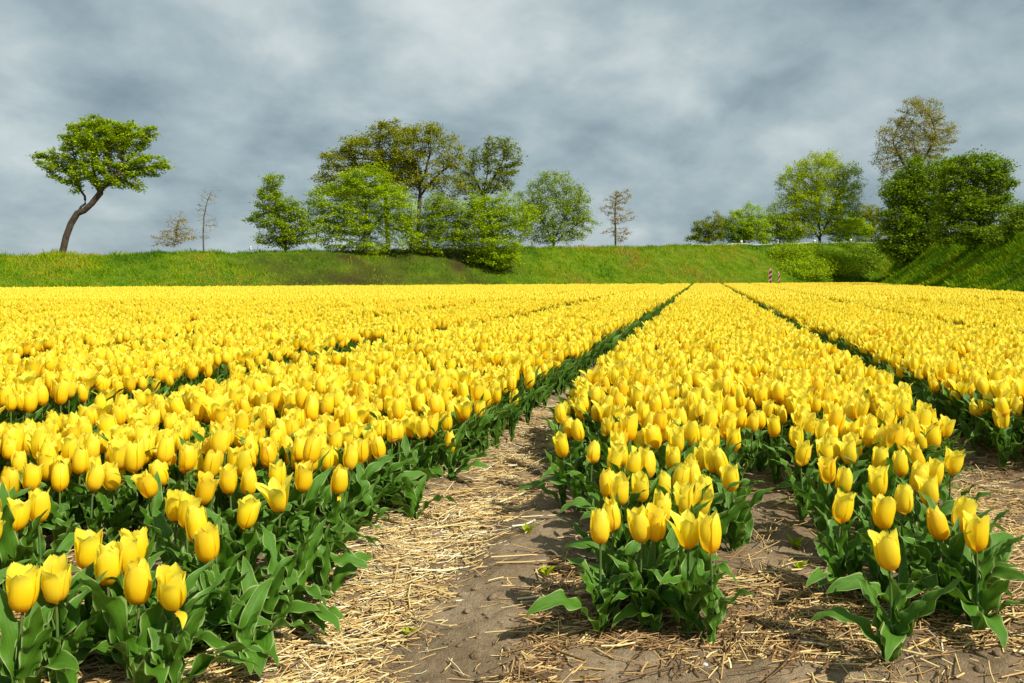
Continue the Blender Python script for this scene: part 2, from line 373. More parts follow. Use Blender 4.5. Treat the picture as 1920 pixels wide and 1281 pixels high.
# ------------------------------------------------------------------ tulip templates
def flower_tpl(opn=0.0, nu=9, nv=7, seed=0, close=0.0, fl=.0):
    r0 = np.random.default_rng(seed); Vs, Qs, Ts = [], [], []; n = 0
    uR = [0, .06, .15, .3, .45, .6, .75, .88, 1.0]
    for i in range(6):
        inner = i % 2; op = opn*(1 if not inner else .8)*r0.uniform(.4, 1.6)+(.22*(r0.random() < .12))
        rR = np.array([.004, .0150, .0222, .0272, .0286, .0283, .0268, .0245, .0205])*.84*(.90 if inner else 1.0)
        rR = rR*(1-close*np.linspace(0, 1, 9)**2*.35)+np.array([0, 0, .0, .001, .003, .007, .013, .021, .031])*op
        u = np.linspace(0, 1, nu)**.92; R = np.interp(u, uR, rR)
        w = np.interp(u, [0, .08, .2, .35, .55, .72, .84, .93, 1.0], [.30, .58, .86, 1.0, 1.0, .96, .84, .60, .12])*.0208*r0.uniform(.92, 1.1)
        hgt = .082*r0.uniform(.88, 1.08); v = np.linspace(-1, 1, nv)
        U, Vv = np.meshgrid(u, v, indexing='ij'); Rg = R[:, None]; arc = w[:, None]*Vv
        ang0 = i*pi/3+r0.normal(0, .07); k = np.clip(Rg*.92, .008, None)
        ph = np.clip(arc/k, -1.25, 1.25)
        lift = .0016*(Vv)*(1 if not inner else .6)+(.0014 if not inner else -.0016)-.0012*np.exp(-(Vv/.16)**2)*np.sin(U*pi)
        lift = lift+.0014*np.sin(U*9+r0.uniform(0, 6)+Vv*2)*abs(Vv)**2*(U > .3)
        fly = (fl+r0.uniform(-.003, .005))*np.clip(U-.82, 0, 1)/.18
        rad = Rg+lift+fly*1.2; z = hgt*(U-.05*(1-np.cos(ph))*(1-U)) + .002*np.sin(Vv*5+i)*U**4
        cxo = (Rg-k)*1.0
        X = (cxo+ (rad-cxo)*np.cos(ph)); Yl = (rad-cxo)*np.sin(ph)
        ca, sa = cos(ang0), sin(ang0)
        P = np.stack([X*ca-Yl*sa, X*sa+Yl*ca, z], -1).reshape(-1, 3)
        Vs.append(P); Qs.append(gridq(nu, nv)+n); n += len(P); Ts.append(np.stack([U, Vv+i*3.1], -1).reshape(-1, 2))
    return np.concatenate(Vs), np.concatenate(Qs), np.concatenate(Ts)
def cup_tpl(seed=0):
    r0 = np.random.default_rng(seed); ns = 6; zs = np.array([0, .018, .045, .068, .088]); rs = np.array([.004, .021, .026, .024, .017]); V = []; T = []
    for j, (z, r_) in enumerate(zip(zs, rs)):
        for i in range(ns):
            a = i*2*pi/ns; zz = z+(.009*(1 if i % 2 else -1)+r0.normal(0, .002))*(j == 4); rr_ = r_*(1.05 if i % 2 else .96)
            V.append((rr_*cos(a), rr_*sin(a), zz)); T.append((z/.088, i*.33))
    Q = [(j*ns+i, j*ns+(i+1) % ns, (j+1)*ns+(i+1) % ns, (j+1)*ns+i) for j in range(4) for i in range(ns)]
    return np.array(V), np.array(Q), np.array(T)
def leaf_tpl(Ln=.22, Wd=.034, a0=80, a1=15, pw=1.3, ruff=.010, waves=3.5, twist=.5, nu=18, nv=5, seed=0, fold=.9):
    r0 = np.random.default_rng(seed); s = np.linspace(0, 1, nu); a = np.radians(a0-(a0-a1)*s**pw)
    ds = Ln/(nu-1); x = np.concatenate([[0], np.cumsum(np.cos(a[:-1])*ds)])+.004; z = np.concatenate([[0], np.cumsum(np.sin(a[:-1])*ds)])
    side = r0.uniform(-1, 1)*.25*Ln; yy = side*s**2
    w = np.interp(s, [0, .12, .3, .5, .7, .85, .95, 1], [.42, .62, .92, 1, .82, .5, .2, .01])*Wd
    v = np.linspace(-1, 1, nv); U, Vv = np.meshgrid(s, v, indexing='ij')
    Nx, Nz = -np.sin(a), np.cos(a)
    fo = fold*(1-.8*s**.6)         # how far the sides fold up
    tw = twist*s*r0.choice([-1, 1])
    lat = w[:, None]*Vv*np.cos(fo*1.0)[:, None]; up = w[:, None]*abs(Vv)*np.sin(fo)[:, None]
    ph1, ph2 = r0.uniform(0, 6, 2)
    rf = ruff*np.where(Vv > 0, np.sin(2*pi*waves*U+ph1), np.sin(2*pi*waves*1.15*U+ph2))*Vv**2*np.sin(np.clip(U*1.1, 0, 1)*pi)**.5
    up = up+rf
    l2 = lat*np.cos(tw)[:, None]-up*np.sin(tw)[:, None]; u2 = lat*np.sin(tw)[:, None]+up*np.cos(tw)[:, None]
    P = np.stack([x[:, None]+u2*Nx[:, None], yy[:, None]+l2, z[:, None]+u2*Nz[:, None]], -1).reshape(-1, 3)
    return P, gridq(nu, nv), np.stack([U, Vv], -1).reshape(-1, 2)
def stem_tpl(sides=5, n=5, bend=.006, seed=0):
    r0 = np.random.default_rng(seed); t = np.linspace(0, 1, n); b = r0.uniform(-1, 1, 2)*bend
    P = np.stack([b[0]*np.sin(t*pi), b[1]*np.sin(t*pi), t], 1); V = []; an = np.arange(sides)*2*pi/sides
    rad = .0038-.0010*t
    for p, r_ in zip(P, rad): V += [(p[0]+r_*cos(q_), p[1]+r_*sin(q_), p[2]) for q_ in an]
    Q = [(i*sides+j, i*sides+(j+1) % sides, (i+1)*sides+(j+1) % sides, (i+1)*sides+j) for i in range(n-1) for j in range(sides)]
    return np.array(V), np.array(Q), np.stack([np.repeat(t, sides), np.tile(np.linspace(0, 1, sides), n)], 1)
opens = [.0, .04, .0, .09, .13, .06, .0, .22, .12, .80]
closes = [.25, .0, .55, .0, 0, .1, .8, 0, .0, 0]
flies = [.000, .003, -.002, .002, .004, .000, -.002, .005, .004, .003]
LODF = [[flower_tpl(opens[i], nu, nv, i, closes[i], flies[i]) for i in range(10)] for nu, nv in ((10, 7), (6, 5), (4, 3))]
LODF.append([cup_tpl(i) for i in range(4)])
lp = []
for i in range(14):
    r0 = random.Random(i+50)
    lp.append(dict(Ln=r0.uniform(.20, .29), Wd=r0.uniform(.015, .029), a0=r0.uniform(76, 89), a1=r0.uniform(-25, 74), pw=r0.uniform(1.3, 2.8), ruff=r0.uniform(.007, .017), waves=r0.uniform(2.2, 4.5), twist=r0.uniform(0, .9), seed=i, fold=r0.uniform(.7, 1.1)))
LODL = [[leaf_tpl(**p, nu=nu, nv=nv) for p in lp] for nu, nv in ((20, 7), (9, 5), (5, 3), (3, 2))]
LODS = [[stem_tpl(6, 6, .006, i) for i in range(4)], [stem_tpl(4, 3, .006, i) for i in range(3)], [stem_tpl(3, 2, 0, 0)]]

# ------------------------------------------------------------------ where the tulips stand
# heads seen at the front of the beds: photo column, photo row, openness variant
HAND = """1126,986,0 1147,965,6 1205,984,3 1229,983,1 1239,950,2 1285,939,4 1306,935,8 1290,995,9 1332,1004,3 1140,908,0 1162,920,1 1203,909,5 1239,906,6 1322,919,3
1373,894,4 1057,834,1 1110,843,6 1087,806,0 1065,801,2 1152,866,1 1184,871,0 1215,869,5 1261,858,2 1289,871,6 1334,862,8 1359,865,0 1169,847,4 1271,895,0 1302,895,3 1309,856,1 1379,825,4
1053,777,0 1094,766,1 1118,773,5 1130,763,0 1388,786,1 1410,790,0 1427,786,5 1453,800,1
1669,1033,8 1575,952,1 1654,959,7 1693,933,0 1648,902,4 1767,976,6 1798,961,8 1831,998,7 1553,881,4 1580,895,0 1594,847,8 1501,849,1 1494,818,5 1549,845,4 1650,860,3 1689,867,0 1724,862,1
1747,886,5 1744,917,8 1717,897,2 1783,862,7 1770,801,7 1854,755,1 1897,737,0
43,1105,7 105,1086,8 164,1029,7 202,1053,5 239,1035,8 258,1022,4 261,1092,0 326,1094,1 392,1018,5 372,987,3 350,961,8 331,945,1 458,959,7 526,930,9 379,917,4 31,961,7 72,950,3 0,930,5
59,895,8 112,892,0 175,895,3 212,889,5 286,902,1 307,884,0 431,900,1 467,900,6 521,893,3 567,895,4 633,897,0 655,856,1 713,836,0 613,856,5 679,843,4 745,803,9 793,803,3 839,788,1 844,827,6 775,790,4 861,759,0"""
hand = []
for t in HAND.split():
    u, v, k = map(int, t.split(',')); zh = .258 if (u, v) != (844, 827) else .20
    x, y = px(u, v, zh); hand.append((x, y, zh, k, u, v))
HXY = np.array([(a[0], a[1]) for a in hand])

def fill_limit(u):      # photo row (head centres) in front of which only the listed heads stand
    return np.interp(u, [-400, 0, 40, 300, 600, 700, 860, 1000, 1045, 1100, 1150, 1370, 1392, 1480, 1496, 1560, 1700, 1790, 1850],
                     [1500, 880, 884, 878, 872, 830, 790, 770, 758, 770, 840, 838, 774, 778, 805, 830, 838, 800, 790])
pts = []
sp = .075
for k in range(-30, 26):
    a, b = bed_edges(k); Y0 = {0: 2.0, 1: 3.9}.get(k, 1.35 if k < 0 else 5.0); Y1 = 95
    def hexgrid(sp, Ya, Yb):
        nx = int((b-a)/sp)+1; xs = a+.02+(np.arange(nx)+.0)*(b-a-.04)/(nx-1); ys = np.arange(Ya, Yb, sp*.9)
        XX, YY = np.meshgrid(xs, ys); XX = XX+((np.arange(len(ys)) % 2)*sp*.5)[:, None]-sp*.25
        XX = XX+RNG.normal(0, sp*.27, XX.shape); YY = YY+RNG.normal(0, sp*.27, YY.shape); return XX.ravel(), YY.ravel()
    X1, Y1_ = hexgrid(sp, Y0, 17); X2, Y2 = hexgrid(.098, 17, Y1)
    X = np.concatenate([X1, X2]); Y = np.concatenate([Y1_, Y2])
    X = np.clip(X, a-.03-.02*np.sin(Y*3+k), b+.03+.02*np.sin(Y*2.3+k))
    x, y = row2w(X, Y)
    ok = (y > 1.25) & (abs(x) < .66*y+1.6) & (sdist(x, y) < -.35)
    x, y, X, Y = x[ok], y[ok], X[ok], Y[ok]
    pts.append(np.stack([x, y, X-a, b-X, np.full(len(x), k)], 1))
P = np.concatenate(pts)
u = CX+FPX*P[:, 0]/P[:, 1]; v = HZ+FPX*(H-.258)/P[:, 1]
inview = (u > -10) & (u < 1930)
bad = (inview | ((P[:, 4] == 0) & (u > 0))) & (v > fill_limit(u)) & (P[:, 4] < 1)
P = P[~bad]
P = P[~((P[:, 4] == -1) & (CX+FPX*P[:, 0]/P[:, 1] < -10) & (P[:, 1] < 1.7) & (RNG.random(len(P)) < .5))]
near = P[:, 1] < 6
dmin = np.full(len(P), 9.0); dmin[near] = np.min(np.hypot(P[near, 0][:, None]-HXY[None, :, 0], P[near, 1][:, None]-HXY[None, :, 1]), 1)
P = P[dmin > .052]
P = P[RNG.random(len(P)) > .05]
clump = fbm(P[:, 0], P[:, 1], 1.1, 3, 77)
P = P[~((clump < -.42) & (RNG.random(len(P)) < .6))]
n = len(P); print("tulips", n)
hz = np.clip(.210+.025*RNG.standard_normal(n)+.02*fbm(P[:, 0], P[:, 1], .8, 3, 78), .12, .26)
edged = np.minimum(P[:, 2], P[:, 3]); low = (edged < .08) & (RNG.random(n) < .12); hz[low] -= .04
scl = np.clip(RNG.normal(1.05, .10, n), .75, 1.28); yaw = RNG.uniform(0, 2*pi, n); tx = RNG.normal(0, .11, n); ty = RNG.normal(-.02, .11, n); rn = RNG.random(n)

# the individuals: every hand-placed tulip plus the nearest of the rest, 300 in all
u = CX+FPX*P[:, 0]/P[:, 1]
vis = (u > -15) & (u < 1935)
order = np.argsort(np.where(vis, P[:, 1], 1e9)); NI = 300-len(hand); ind = order[:NI]; rest = np.ones(n, bool); rest[ind] = False

fl_mesh = [make_mesh("flower", *LODF[0][i][:2], [M_PETAL], tex=LODF[0][i][2], rnd=np.full(len(LODF[0][i][0]), i*.137 % 1)) for i in range(10)]
lf_mesh = [make_mesh("leaf", *LODL[0][i][:2], [M_LEAF], tex=LODL[0][i][2], rnd=np.full(len(LODL[0][i][0]), i*.311 % 1)) for i in range(14)]
sprawl = [leaf_tpl(Ln=.20+.012*i, Wd=.023+.0025*(i % 4), a0=70-4*(i % 3), a1=-60+12*(i % 4), pw=1.2+.1*i, ruff=.008+.0015*(i % 3), waves=2.2+.3*i, twist=.3+.1*i, nu=32, nv=9, seed=70+i, fold=.45) for i in range(6)]
sp_mesh = [make_mesh('leaf', *t[:2], [M_LEAF], tex=t[2], rnd=np.full(len(t[0]), i*.171 % 1)) for i, t in enumerate(sprawl)]
st_mesh = [make_mesh("stem", *LODS[0][i][:2], [M_STEM], tex=LODS[0][i][2]) for i in range(4)]
pt_V, pt_Q, pt_T = leaf_tpl(.055, .012, 20, -70, 1.2, .002, 1, .3, 10, 5, 3, .5)
petal_mesh = make_mesh("petal", pt_V, pt_Q, [M_PETAL], tex=pt_T*np.array([1, 1]), rnd=np.full(len(pt_V), .3))

ANG_OUT = {}
def make_tulip(x, y, zhead, var, label, group, leaves=3, sc=1.0, spread=None, big=False, rs=None, low=0):
    R_ = random.Random(rs if rs is not None else int(x*9173+y*7919))
    g = float(ground_z(x, y))
    e = link("tulip", None, None, label, "tulip", group, loc=(x, y, g-.004))
    e.empty_display_size = .05
    h = max(zhead-g-.040*sc, .08); yawv = R_.uniform(0, 6.28)
    link("stem", st_mesh[R_.randrange(4)], e, rot=(0, 0, yawv), scale=(1, 1, h+.006))
    link("flower", fl_mesh[var], e, loc=(0, 0, h), rot=(R_.gauss(0, .13), R_.gauss(0, .13), R_.uniform(0, 6.28)), scale=(sc, sc, sc*R_.uniform(.94, 1.06)))
    base = R_.uniform(0, 6.28)
    for i in range(leaves):
        an = base+i*2.4+R_.gauss(0, .3)
        if spread is not None and i == 0: an = spread+R_.gauss(0, .5)
        k = R_.uniform(.75, 1.08)*(1.2 if big else 1)
        link("leaf", lf_mesh[R_.randrange(14)], e, loc=(0, 0, .0 if i < 2 else .02), rot=(R_.gauss(0, .12), R_.gauss(.03, .12), an), scale=(k, k*R_.uniform(.9, 1.25), k*R_.uniform(.85, 1.05)))
    for i in range(low):
        an = base+1+i*2.7+R_.gauss(0, .5)
        if spread is not None and i < 2: an = spread+R_.gauss(0, .6)
        k = R_.uniform(.7, 1.05)
        link("leaf", sp_mesh[R_.randrange(6)], e, loc=(.006*cos(an), .006*sin(an), 0), rot=(R_.gauss(0, .1), 0, an), scale=(k, k*R_.uniform(.85, 1.1), k))
    return e
LAB = {
 (1126, 986): "lowest yellow tulip at the left end of the middle clump's front", (1147, 965): "slim yellow tulip tucked just behind the clump's lowest left flower",
 (1205, 984): "left flower of the touching pair at the front of the middle clump", (1229, 983): "right flower of the touching pair at the front of the middle clump",
 (1239, 950): "yellow tulip rising right behind the touching front pair of the middle clump", (1285, 939): "large yellow tulip above the two front flowers at the middle clump's right",
 (1306, 935): "large full flower pressed against its big neighbour in the middle clump", (1290, 995): "yellow tulip with flared pointed tips at the front of the middle clump",
 (1332, 1004): "front rightmost yellow tulip of the middle clump, on a bare upright stem", (1373, 894): "tall yellow tulip alone at the right edge of the middle clump",
 (1057, 834): "yellow tulip standing out over the straw path at the middle bed's left edge", (1110, 843): "slim leaning yellow tulip next to the one out over the path",
 (1140, 908): "left flower of a pair halfway up the middle clump's left side", (1162, 920): "right and lower flower of the pair halfway up the middle clump's left side",
 (1203, 909): "single slim yellow tulip between the left pair and the centre of the middle clump", (1322, 919): "yellow tulip with a tilted open tip at the right of the middle clump",
 (1453, 800): "small yellow tulip standing alone over the dark gap between the two clumps", (1669, 1033): "foremost yellow tulip of the right clump, standing alone in front",
 (1575, 952): "square-topped yellow tulip at the lower left of the right clump", (1654, 959): "yellow tulip with split pointed tips behind the right clump's foremost flower",
 (1693, 933): "slim yellow tulip beside the split-tipped one in the right clump", (1648, 902): "yellow tulip straight above the split-tipped flower in the right clump",
 (1767, 976): "closed pointed yellow tulip at the left of the trio low in the right clump", (1798, 961): "broad middle flower of the trio low in the right clump",
 (1831, 998): "lowest and rightmost yellow tulip of the trio, one petal sticking out", (1501, 849): "small yellow tulip low over the gap at the right clump's left edge",
 (1553, 881): "left flower of the pair at the left shoulder of the right clump", (1580, 895): "right flower of the pair at the left shoulder of the right clump",
 (1783, 862): "flared yellow tulip at the right shoulder of the right clump", (1770, 801): "splayed yellow tulip hanging over the furrow at the middle bed's right edge",
 (1744, 917): "yellow tulip half hidden under its neighbours at the right clump's side", (1747, 886): "yellow tulip with uneven tips on a dark stem in the right clump",
 (1854, 755): "small yellow tulip standing out in front of the right bed's end", (43, 1105): "wide-tipped yellow tulip at the lower left corner",
 (105, 1086): "yellow tulip with one petal sticking out left, second from the corner", (164, 1029): "yellow tulip with a spread petal at the left of the front cluster of five",
 (202, 1053): "front flower in the middle of the cluster of five, pale and rounded", (239, 1035): "yellow tulip squeezed in the middle of the front cluster of five",
 (258, 1022): "topmost full yellow tulip of the front cluster of five", (261, 1092): "lowest rounded yellow tulip of the front cluster of five",
 (326, 1094): "yellow tulip with one loose petal dangling beneath it, by the front cluster", (392, 1018): "large yellow tulip on a tall bare stem right of the front cluster",
 (372, 987): "yellow tulip half hidden behind the large one on the tall bare stem", (350, 961): "front flower of the pair above the tall bare-stemmed tulip",
 (331, 945): "rear flower of the pair above the tall bare-stemmed tulip", (458, 959): "yellow tulip with ragged pointed tips alone over the dark leaves",
 (526, 930): "wide open yellow tulip with its petals spread like a bowl", (633, 897): "yellow tulip by the path with a small shrivelled petal hanging below",
 (31, 961): "half open yellow tulip by the photo's left border", (72, 950): "blocky yellow tulip beside the half open one at the left border",
 (713, 836): "yellow tulip on a bare stem at the left bed's edge above the straw path", (844, 827): "small low yellow tulip hanging out of the left bed's side",
 (745, 803): "wide-mouthed yellow tulip near the left bed's path edge", (286, 902): "oval closed yellow tulip on its own stem above the front cluster",
}
zone_lab = {-1: ("yellow tulip crowded among its look-alikes in the front of the left bed", "crowded tulips in the front of the left bed"),
            0: ("yellow tulip crowded among its look-alikes in the front of the middle bed", "crowded tulips in the front of the middle bed"),
            1: ("yellow tulip crowded among its look-alikes in the front of the right bed", "crowded tulips in the front of the right bed")}
GRP = "yellow tulips at the front of the beds"
LOOK = ["plump closed", "pointed", "tight egg-shaped", "loose-petalled", "open-topped", "rounded", "slim bud-like", "flared", "ragged-topped", "spread open"]
def zone(kk, a, b, y, var):
    if kk == -1:
        if b < .22: w, g = "standing at the left bed's edge along the straw path", "left bed edge tulips"
        elif b > .95: w, g = "crowded in the left bed's front near the photo's left border", "left bed border tulips"
        elif y < 2.75: w, g = "in the left bed's crowd, just behind the bowl-shaped open one", "left bed front tulips"
        else: w, g = "in the left bed's crowd, deeper than the bowl-shaped open one", "left bed inner tulips"
    elif kk == 0:
        if a < .25: w, g = "at the middle bed's left shoulder above the straw path", "middle bed left shoulder tulips"
        elif b < .30: w, g = "at the middle bed's right shoulder beside the furrow", "middle bed right shoulder tulips"
        elif a < .75: w, g = "massed in the middle clump of the middle bed", "middle clump tulips"
        else: w, g = "massed where the two clumps of the middle bed join", "tulips where the clumps join"
    elif kk == 1: w, g = "at the front end of the right bed behind the straw", "right bed front tulips"
    else: w, g = "in the first rows beyond the left bed's far furrow", "tulips beyond the far furrow"
    return LOOK[var]+" yellow tulip "+w, LOOK[var]+" tulips, "+g
for (x, y, zh, k, uu, vv) in hand:
    X, Y = w2row(x, y); kk = -1 if X < -.8 else (0 if X < 1.1 else 1)
    if (uu, vv) in LAB: lab, grp = LAB[(uu, vv)], GRP
    a, b = bed_edges(kk)
    if (uu, vv) not in LAB: lab, grp = zone(kk, X-a, b-X, y, k)
    sprd = (-TH+pi) if X-a < b-X else -TH
    big = (uu, vv) in ((458, 959), (326, 1094))
    zz = zh+random.uniform(-.004, .004)
    e = make_tulip(x, y, zz, k, lab, grp, 6 if vv > 950 else (5 if vv > 880 else 4), sc=1.0 if vv < 1000 else 1.03, spread=sprd if min(X-a, b-X) < .25 else None, rs=uu*7+vv, low=(3 if uu < 600 else 2) if vv > 940 else (2 if uu < 900 else 1))
    if (uu, vv) in ((326, 1094), (633, 897)):
        link("petal", petal_mesh, e, label="loose yellow petal hanging below the flower", loc=(.004, -.006, zz-float(ground_z(x, y))-.046), rot=(0, .35, -.5 if uu == 326 else -1.2), scale=(.8, .9, .8) if uu == 326 else (.6, .5, .7))
for i in ind:
    k = int(P[i, 4]); kk = min(max(k, -1), 1); a = P[i, 2]; b = P[i, 3]
    vr = random.randrange(9); lab, grp = zone(k if k > -2 else -2, a, b, float(P[i, 1]), vr)
    make_tulip(float(P[i, 0]), float(P[i, 1]), float(hz[i]+.05), vr, lab, grp, 4, float(scl[i]), spread=((-TH+pi) if a < b else -TH) if min(a, b) < .2 else None, rs=int(i), low=1 if min(a, b) < .3 else 0)

# all other tulips, tens of thousands, as one mass
G = Geo(); Pr, hr, sr, yr, txr, tyr, rr, er = P[rest], hz[rest], scl[rest], yaw[rest], tx[rest], ty[rest], rn[rest], edged[rest]
leftside = (P[rest, 2] < P[rest, 3])
gz = ground_z(Pr[:, 0], Pr[:, 1]); d = Pr[:, 1]
tier = np.digitize(d, [4.2, 9.0, 19.0])
R_all = rotmats(yr, txr, tyr); sv = np.stack([sr, sr, sr*RNG.uniform(.93, 1.07, len(sr))], 1)
vi = RNG.integers(0, 10, len(d)); vi[RNG.random(len(d)) < .1] = 2
for t in range(4):
    tp = LODF[t]
    for j in range(len(tp)):
        m_ = (tier == t) & (vi % len(tp) == j)
        G.inst(tp[j], np.stack([Pr[m_, 0], Pr[m_, 1], gz[m_]+hr[m_]], 1), R_all[m_], sv[m_]*(1.0 if t < 3 else 1.12), rr[m_], 0)
for t, (lo, hi) in enumerate(((0, 5), (5, 16), (16, 200))):
    m_ = (d >= lo) & (d < hi)
    if t == 2: m_ &= (er < .3)
    tp = LODS[t][0]; k = m_.sum()
    s3 = np.stack([np.ones(k)*(1 if t < 2 else 1.3), np.ones(k)*(1 if t < 2 else 1.3), hr[m_]+.004], 1)
    G.inst(tp, np.stack([Pr[m_, 0], Pr[m_, 1], gz[m_]], 1), rotmats(yr[m_]), s3, rr[m_], 1)
for rep in range(5):
    li = RNG.integers(0, 14, len(d))
    for t, (lo, hi) in enumerate(((0, 3.6), (3.6, 7), (7, 16), (16, 200))):
        base_m = (d >= lo) & (d < hi)
        if t == 3: base_m &= (er < .30)
        elif rep == 3: base_m &= (er < .30)
        if t >= 2 and rep == 2: base_m &= er < .3
        if rep == 4: base_m &= (er < .12)
        for j in range(14):
            m_ = base_m & (li == j); k = m_.sum()
            if not k: continue
            an = RNG.uniform(0, 2*pi, k); out = np.where(leftside[m_], pi-TH, -TH)+RNG.normal(0, .7, k)
            if rep in (0, 3, 4): an = np.where(er[m_] < .2, out, an)
            sc_ = RNG.uniform(.75, 1.1, k); wide = 1.0 if t < 3 else 1.5
            G.inst(LODL[t][j], np.stack([Pr[m_, 0], Pr[m_, 1], gz[m_]+RNG.uniform(0, .02, k)], 1), rotmats(an, RNG.normal(0, .12, k), RNG.normal(0, .12, k)),
                   np.stack([sc_, sc_*RNG.uniform(.9, 1.25, k)*wide, sc_*RNG.uniform(.85, 1.05, k)], 1), RNG.random(k), 2)
link("tulip_field_mass", G.mesh("tulip_field_mass", [M_PETAL, M_STEM, M_LEAF]), kind="stuff", label="solid sheet of countless yellow tulips stretching in beds to the bank", cat="tulips")
print("mass quads", sum(len(a) for a in G.Q))

# leafy plants that carry no flower, filling the front edges of the beds
def leafy(u, v, lab, grp, n_up=3, n_low=3, out=None, rs=0):
    R_ = random.Random(rs); x, y = px(u, v); g = float(ground_z(x, y)); e = link("tulip_plant", None, None, lab, "plant", grp, loc=(x, y, g-.005)); e.empty_display_size = .05
    b0 = R_.uniform(0, 6.28)
    for i in range(n_up):
        k = R_.uniform(.65, .95); link("leaf", lf_mesh[R_.randrange(14)], e, rot=(R_.gauss(0, .1), R_.gauss(0, .1), b0+i*2.2), scale=(k, k*R_.uniform(1.0, 1.3), k))
    for i in range(n_low):
        a = (out+R_.gauss(0, .6)) if out is not None else b0+1+i*2.4
        k = R_.uniform(.65, 1.0); link("leaf", sp_mesh[R_.randrange(6)], e, loc=(.006*cos(a), .006*sin(a), 0), rot=(R_.gauss(0, .1), 0, a), scale=(k, k*R_.uniform(1.0, 1.3), k))
for i, (u, v) in enumerate(((565, 1125), (602, 1082), (640, 1046), (525, 1172), (690, 1008), (725, 975), (485, 1222), (555, 1182), (610, 1130), (440, 1180), (400, 1245), (335, 1262), (375, 1200), (450, 1262), (560, 1060), (655, 1000), (760, 940), (300, 1225), (235, 1275), (130, 1280), (775, 985))):
    leafy(u, v, "leafy tulip plant without a flower, at the left bed's edge beside the straw", "flowerless plants at the left bed's edge", 3, 3, -.3 if i % 2 else None, 300+i)
for i, (u, v) in enumerate(((1600, 1130), (1565, 1065), (1725, 1135), (1785, 1180), (1835, 1195), (1745, 1085), (1850, 1140), (1655, 1085), (1540, 1010), (1690, 1180))):
    leafy(u, v, "leafy tulip plant without a flower, among the stems of the right clump", "flowerless plants in the right clump", 3, 2, None, 340+i)
for i, (u, v) in enumerate(((1150, 1165), (1335, 1165), (1185, 1120), (1395, 1040), (1270, 1150), (1110, 1060), (1085, 980))):
    leafy(u, v, "leafy tulip plant without a flower, among the stems of the middle clump", "flowerless plants in the middle clump", 3, 1, None, 370+i)
# leaves without a flower
def lone_leaf(u, v, z, label, params, yawv, sc=1.0):
    x, y = px(u, v, z); V, Q, T = leaf_tpl(**params); g = float(ground_z(x, y))
    o = link("tulip_leaf", make_mesh("tulip_leaf", V, Q, [M_LEAF], tex=T, rnd=np.full(len(V), .8)), None, label, "leaf", "broad tulip leaves without a flower", loc=(x, y, g-.01), rot=(0, 0, yawv), scale=(sc,)*3)
lone_leaf(1668, 1252, 0, "broad upright pale green tulip leaf on bare soil before the right clump", dict(Ln=.125, Wd=.031, a0=95, a1=62, pw=1.5, ruff=.010, waves=3, twist=.3, nu=24, nv=9, seed=3, fold=.5), -2.3)
lone_leaf(1225, 1190, 0, "short curled tulip leaf between the front plants of the middle clump", dict(Ln=.11, Wd=.026, a0=100, a1=-20, pw=1.2, ruff=.013, waves=3.5, twist=.6, nu=24, nv=9, seed=8, fold=.5), -2.0)
lone_leaf(515, 1190, 0, "broad twisted tulip leaf standing at the left bed's front corner", dict(Ln=.12, Wd=.030, a0=98, a1=70, pw=1.5, ruff=.007, waves=2, twist=.35, nu=24, nv=9, seed=6, fold=.4), -1.9)
lone_leaf(575, 1120, 0, "long arching tulip leaf reaching over the straw from the left bed's corner", dict(Ln=.20, Wd=.028, a0=70, a1=-50, pw=1.1, ruff=.012, waves=4, twist=.5, nu=28, nv=9, seed=9, fold=.5), -.2)
lone_leaf(470, 1240, 0, "wide drooping tulip leaf in front of the bare-stemmed tulip", dict(Ln=.22, Wd=.040, a0=75, a1=-60, pw=1.1, ruff=.013, waves=3.5, twist=.4, nu=28, nv=9, seed=12, fold=.5), -1.0)
lone_leaf(1000, 850, 0, "pale fallen tulip leaf lying on the far end of the straw path", dict(Ln=.2, Wd=.025, a0=12, a1=-8, pw=1.1, ruff=.006, waves=2.5, twist=.2, nu=24, nv=7, seed=13, fold=.3), 2.4)

# ------------------------------------------------------------------ straw
def straw_density(x, y):
    X, Y = w2row(x, y)
    dn = np.ones_like(x)*.55
    left = np.exp(-((X+.86)/.13)**2); bare = np.exp(-((X+.56)/.11)**4)*(1-sstep(2.6, 3.4, y))
    dn = np.where((X > -1.05) & (X < -.4), .25+.95*left, dn)
    dn = dn*(1-.88*bare)
    dn = np.where(X > -.42, .9, dn)
    dn = np.where(X < -1.05, .6, dn)
    dn = dn*np.where((y < 1.80+.04*np.sin(x*9)) & (X > -.3), .22, 1)
    patch = fbm(x, y, 2.4, 3, 61)
    dn = dn*np.clip(.85+1.3*patch, np.where((X > -.42) & (y > 1.84), .6, .05), 1.4)
    far = np.where(y > 4.2, .35+.65*np.exp(-(y-4.2)), 1)
    return np.clip(dn*far, 0, 1)
k = 150000
y = 1.25+RNG.random(k)**1.5*7.5; x = RNG.uniform(-1, 1, k)*(.70*y+.2)
X, Y = w2row(x, y)
inbed = np.zeros(k, bool)
for kk in range(-4, 4):
    a, b = bed_edges(kk); y0 = {0: 2.3, -1: 1.9, 1: 4.2}.get(kk, 1.9); inbed |= (X > a+.12) & (X < b-.12) & (Y > y0)
kp = (RNG.random(k) < straw_density(x, y)*.88) & ~(inbed & (RNG.random(k) < .85)) & (abs(x) < .70*y+.2)
x, y, X = x[kp], y[kp], X[kp]; k = len(x); print("straws", k)
ln = np.clip(RNG.gamma(2.2, .030, k), .012, .24); wd = RNG.uniform(.0007, .0024, k)*np.where(RNG.random(k) < .1, 1.7, 1); zg = ground_z(x, y)
an = RNG.uniform(0, pi, k); an = np.where(RNG.random(k) < .4, RNG.normal(.5, .5, k), an)
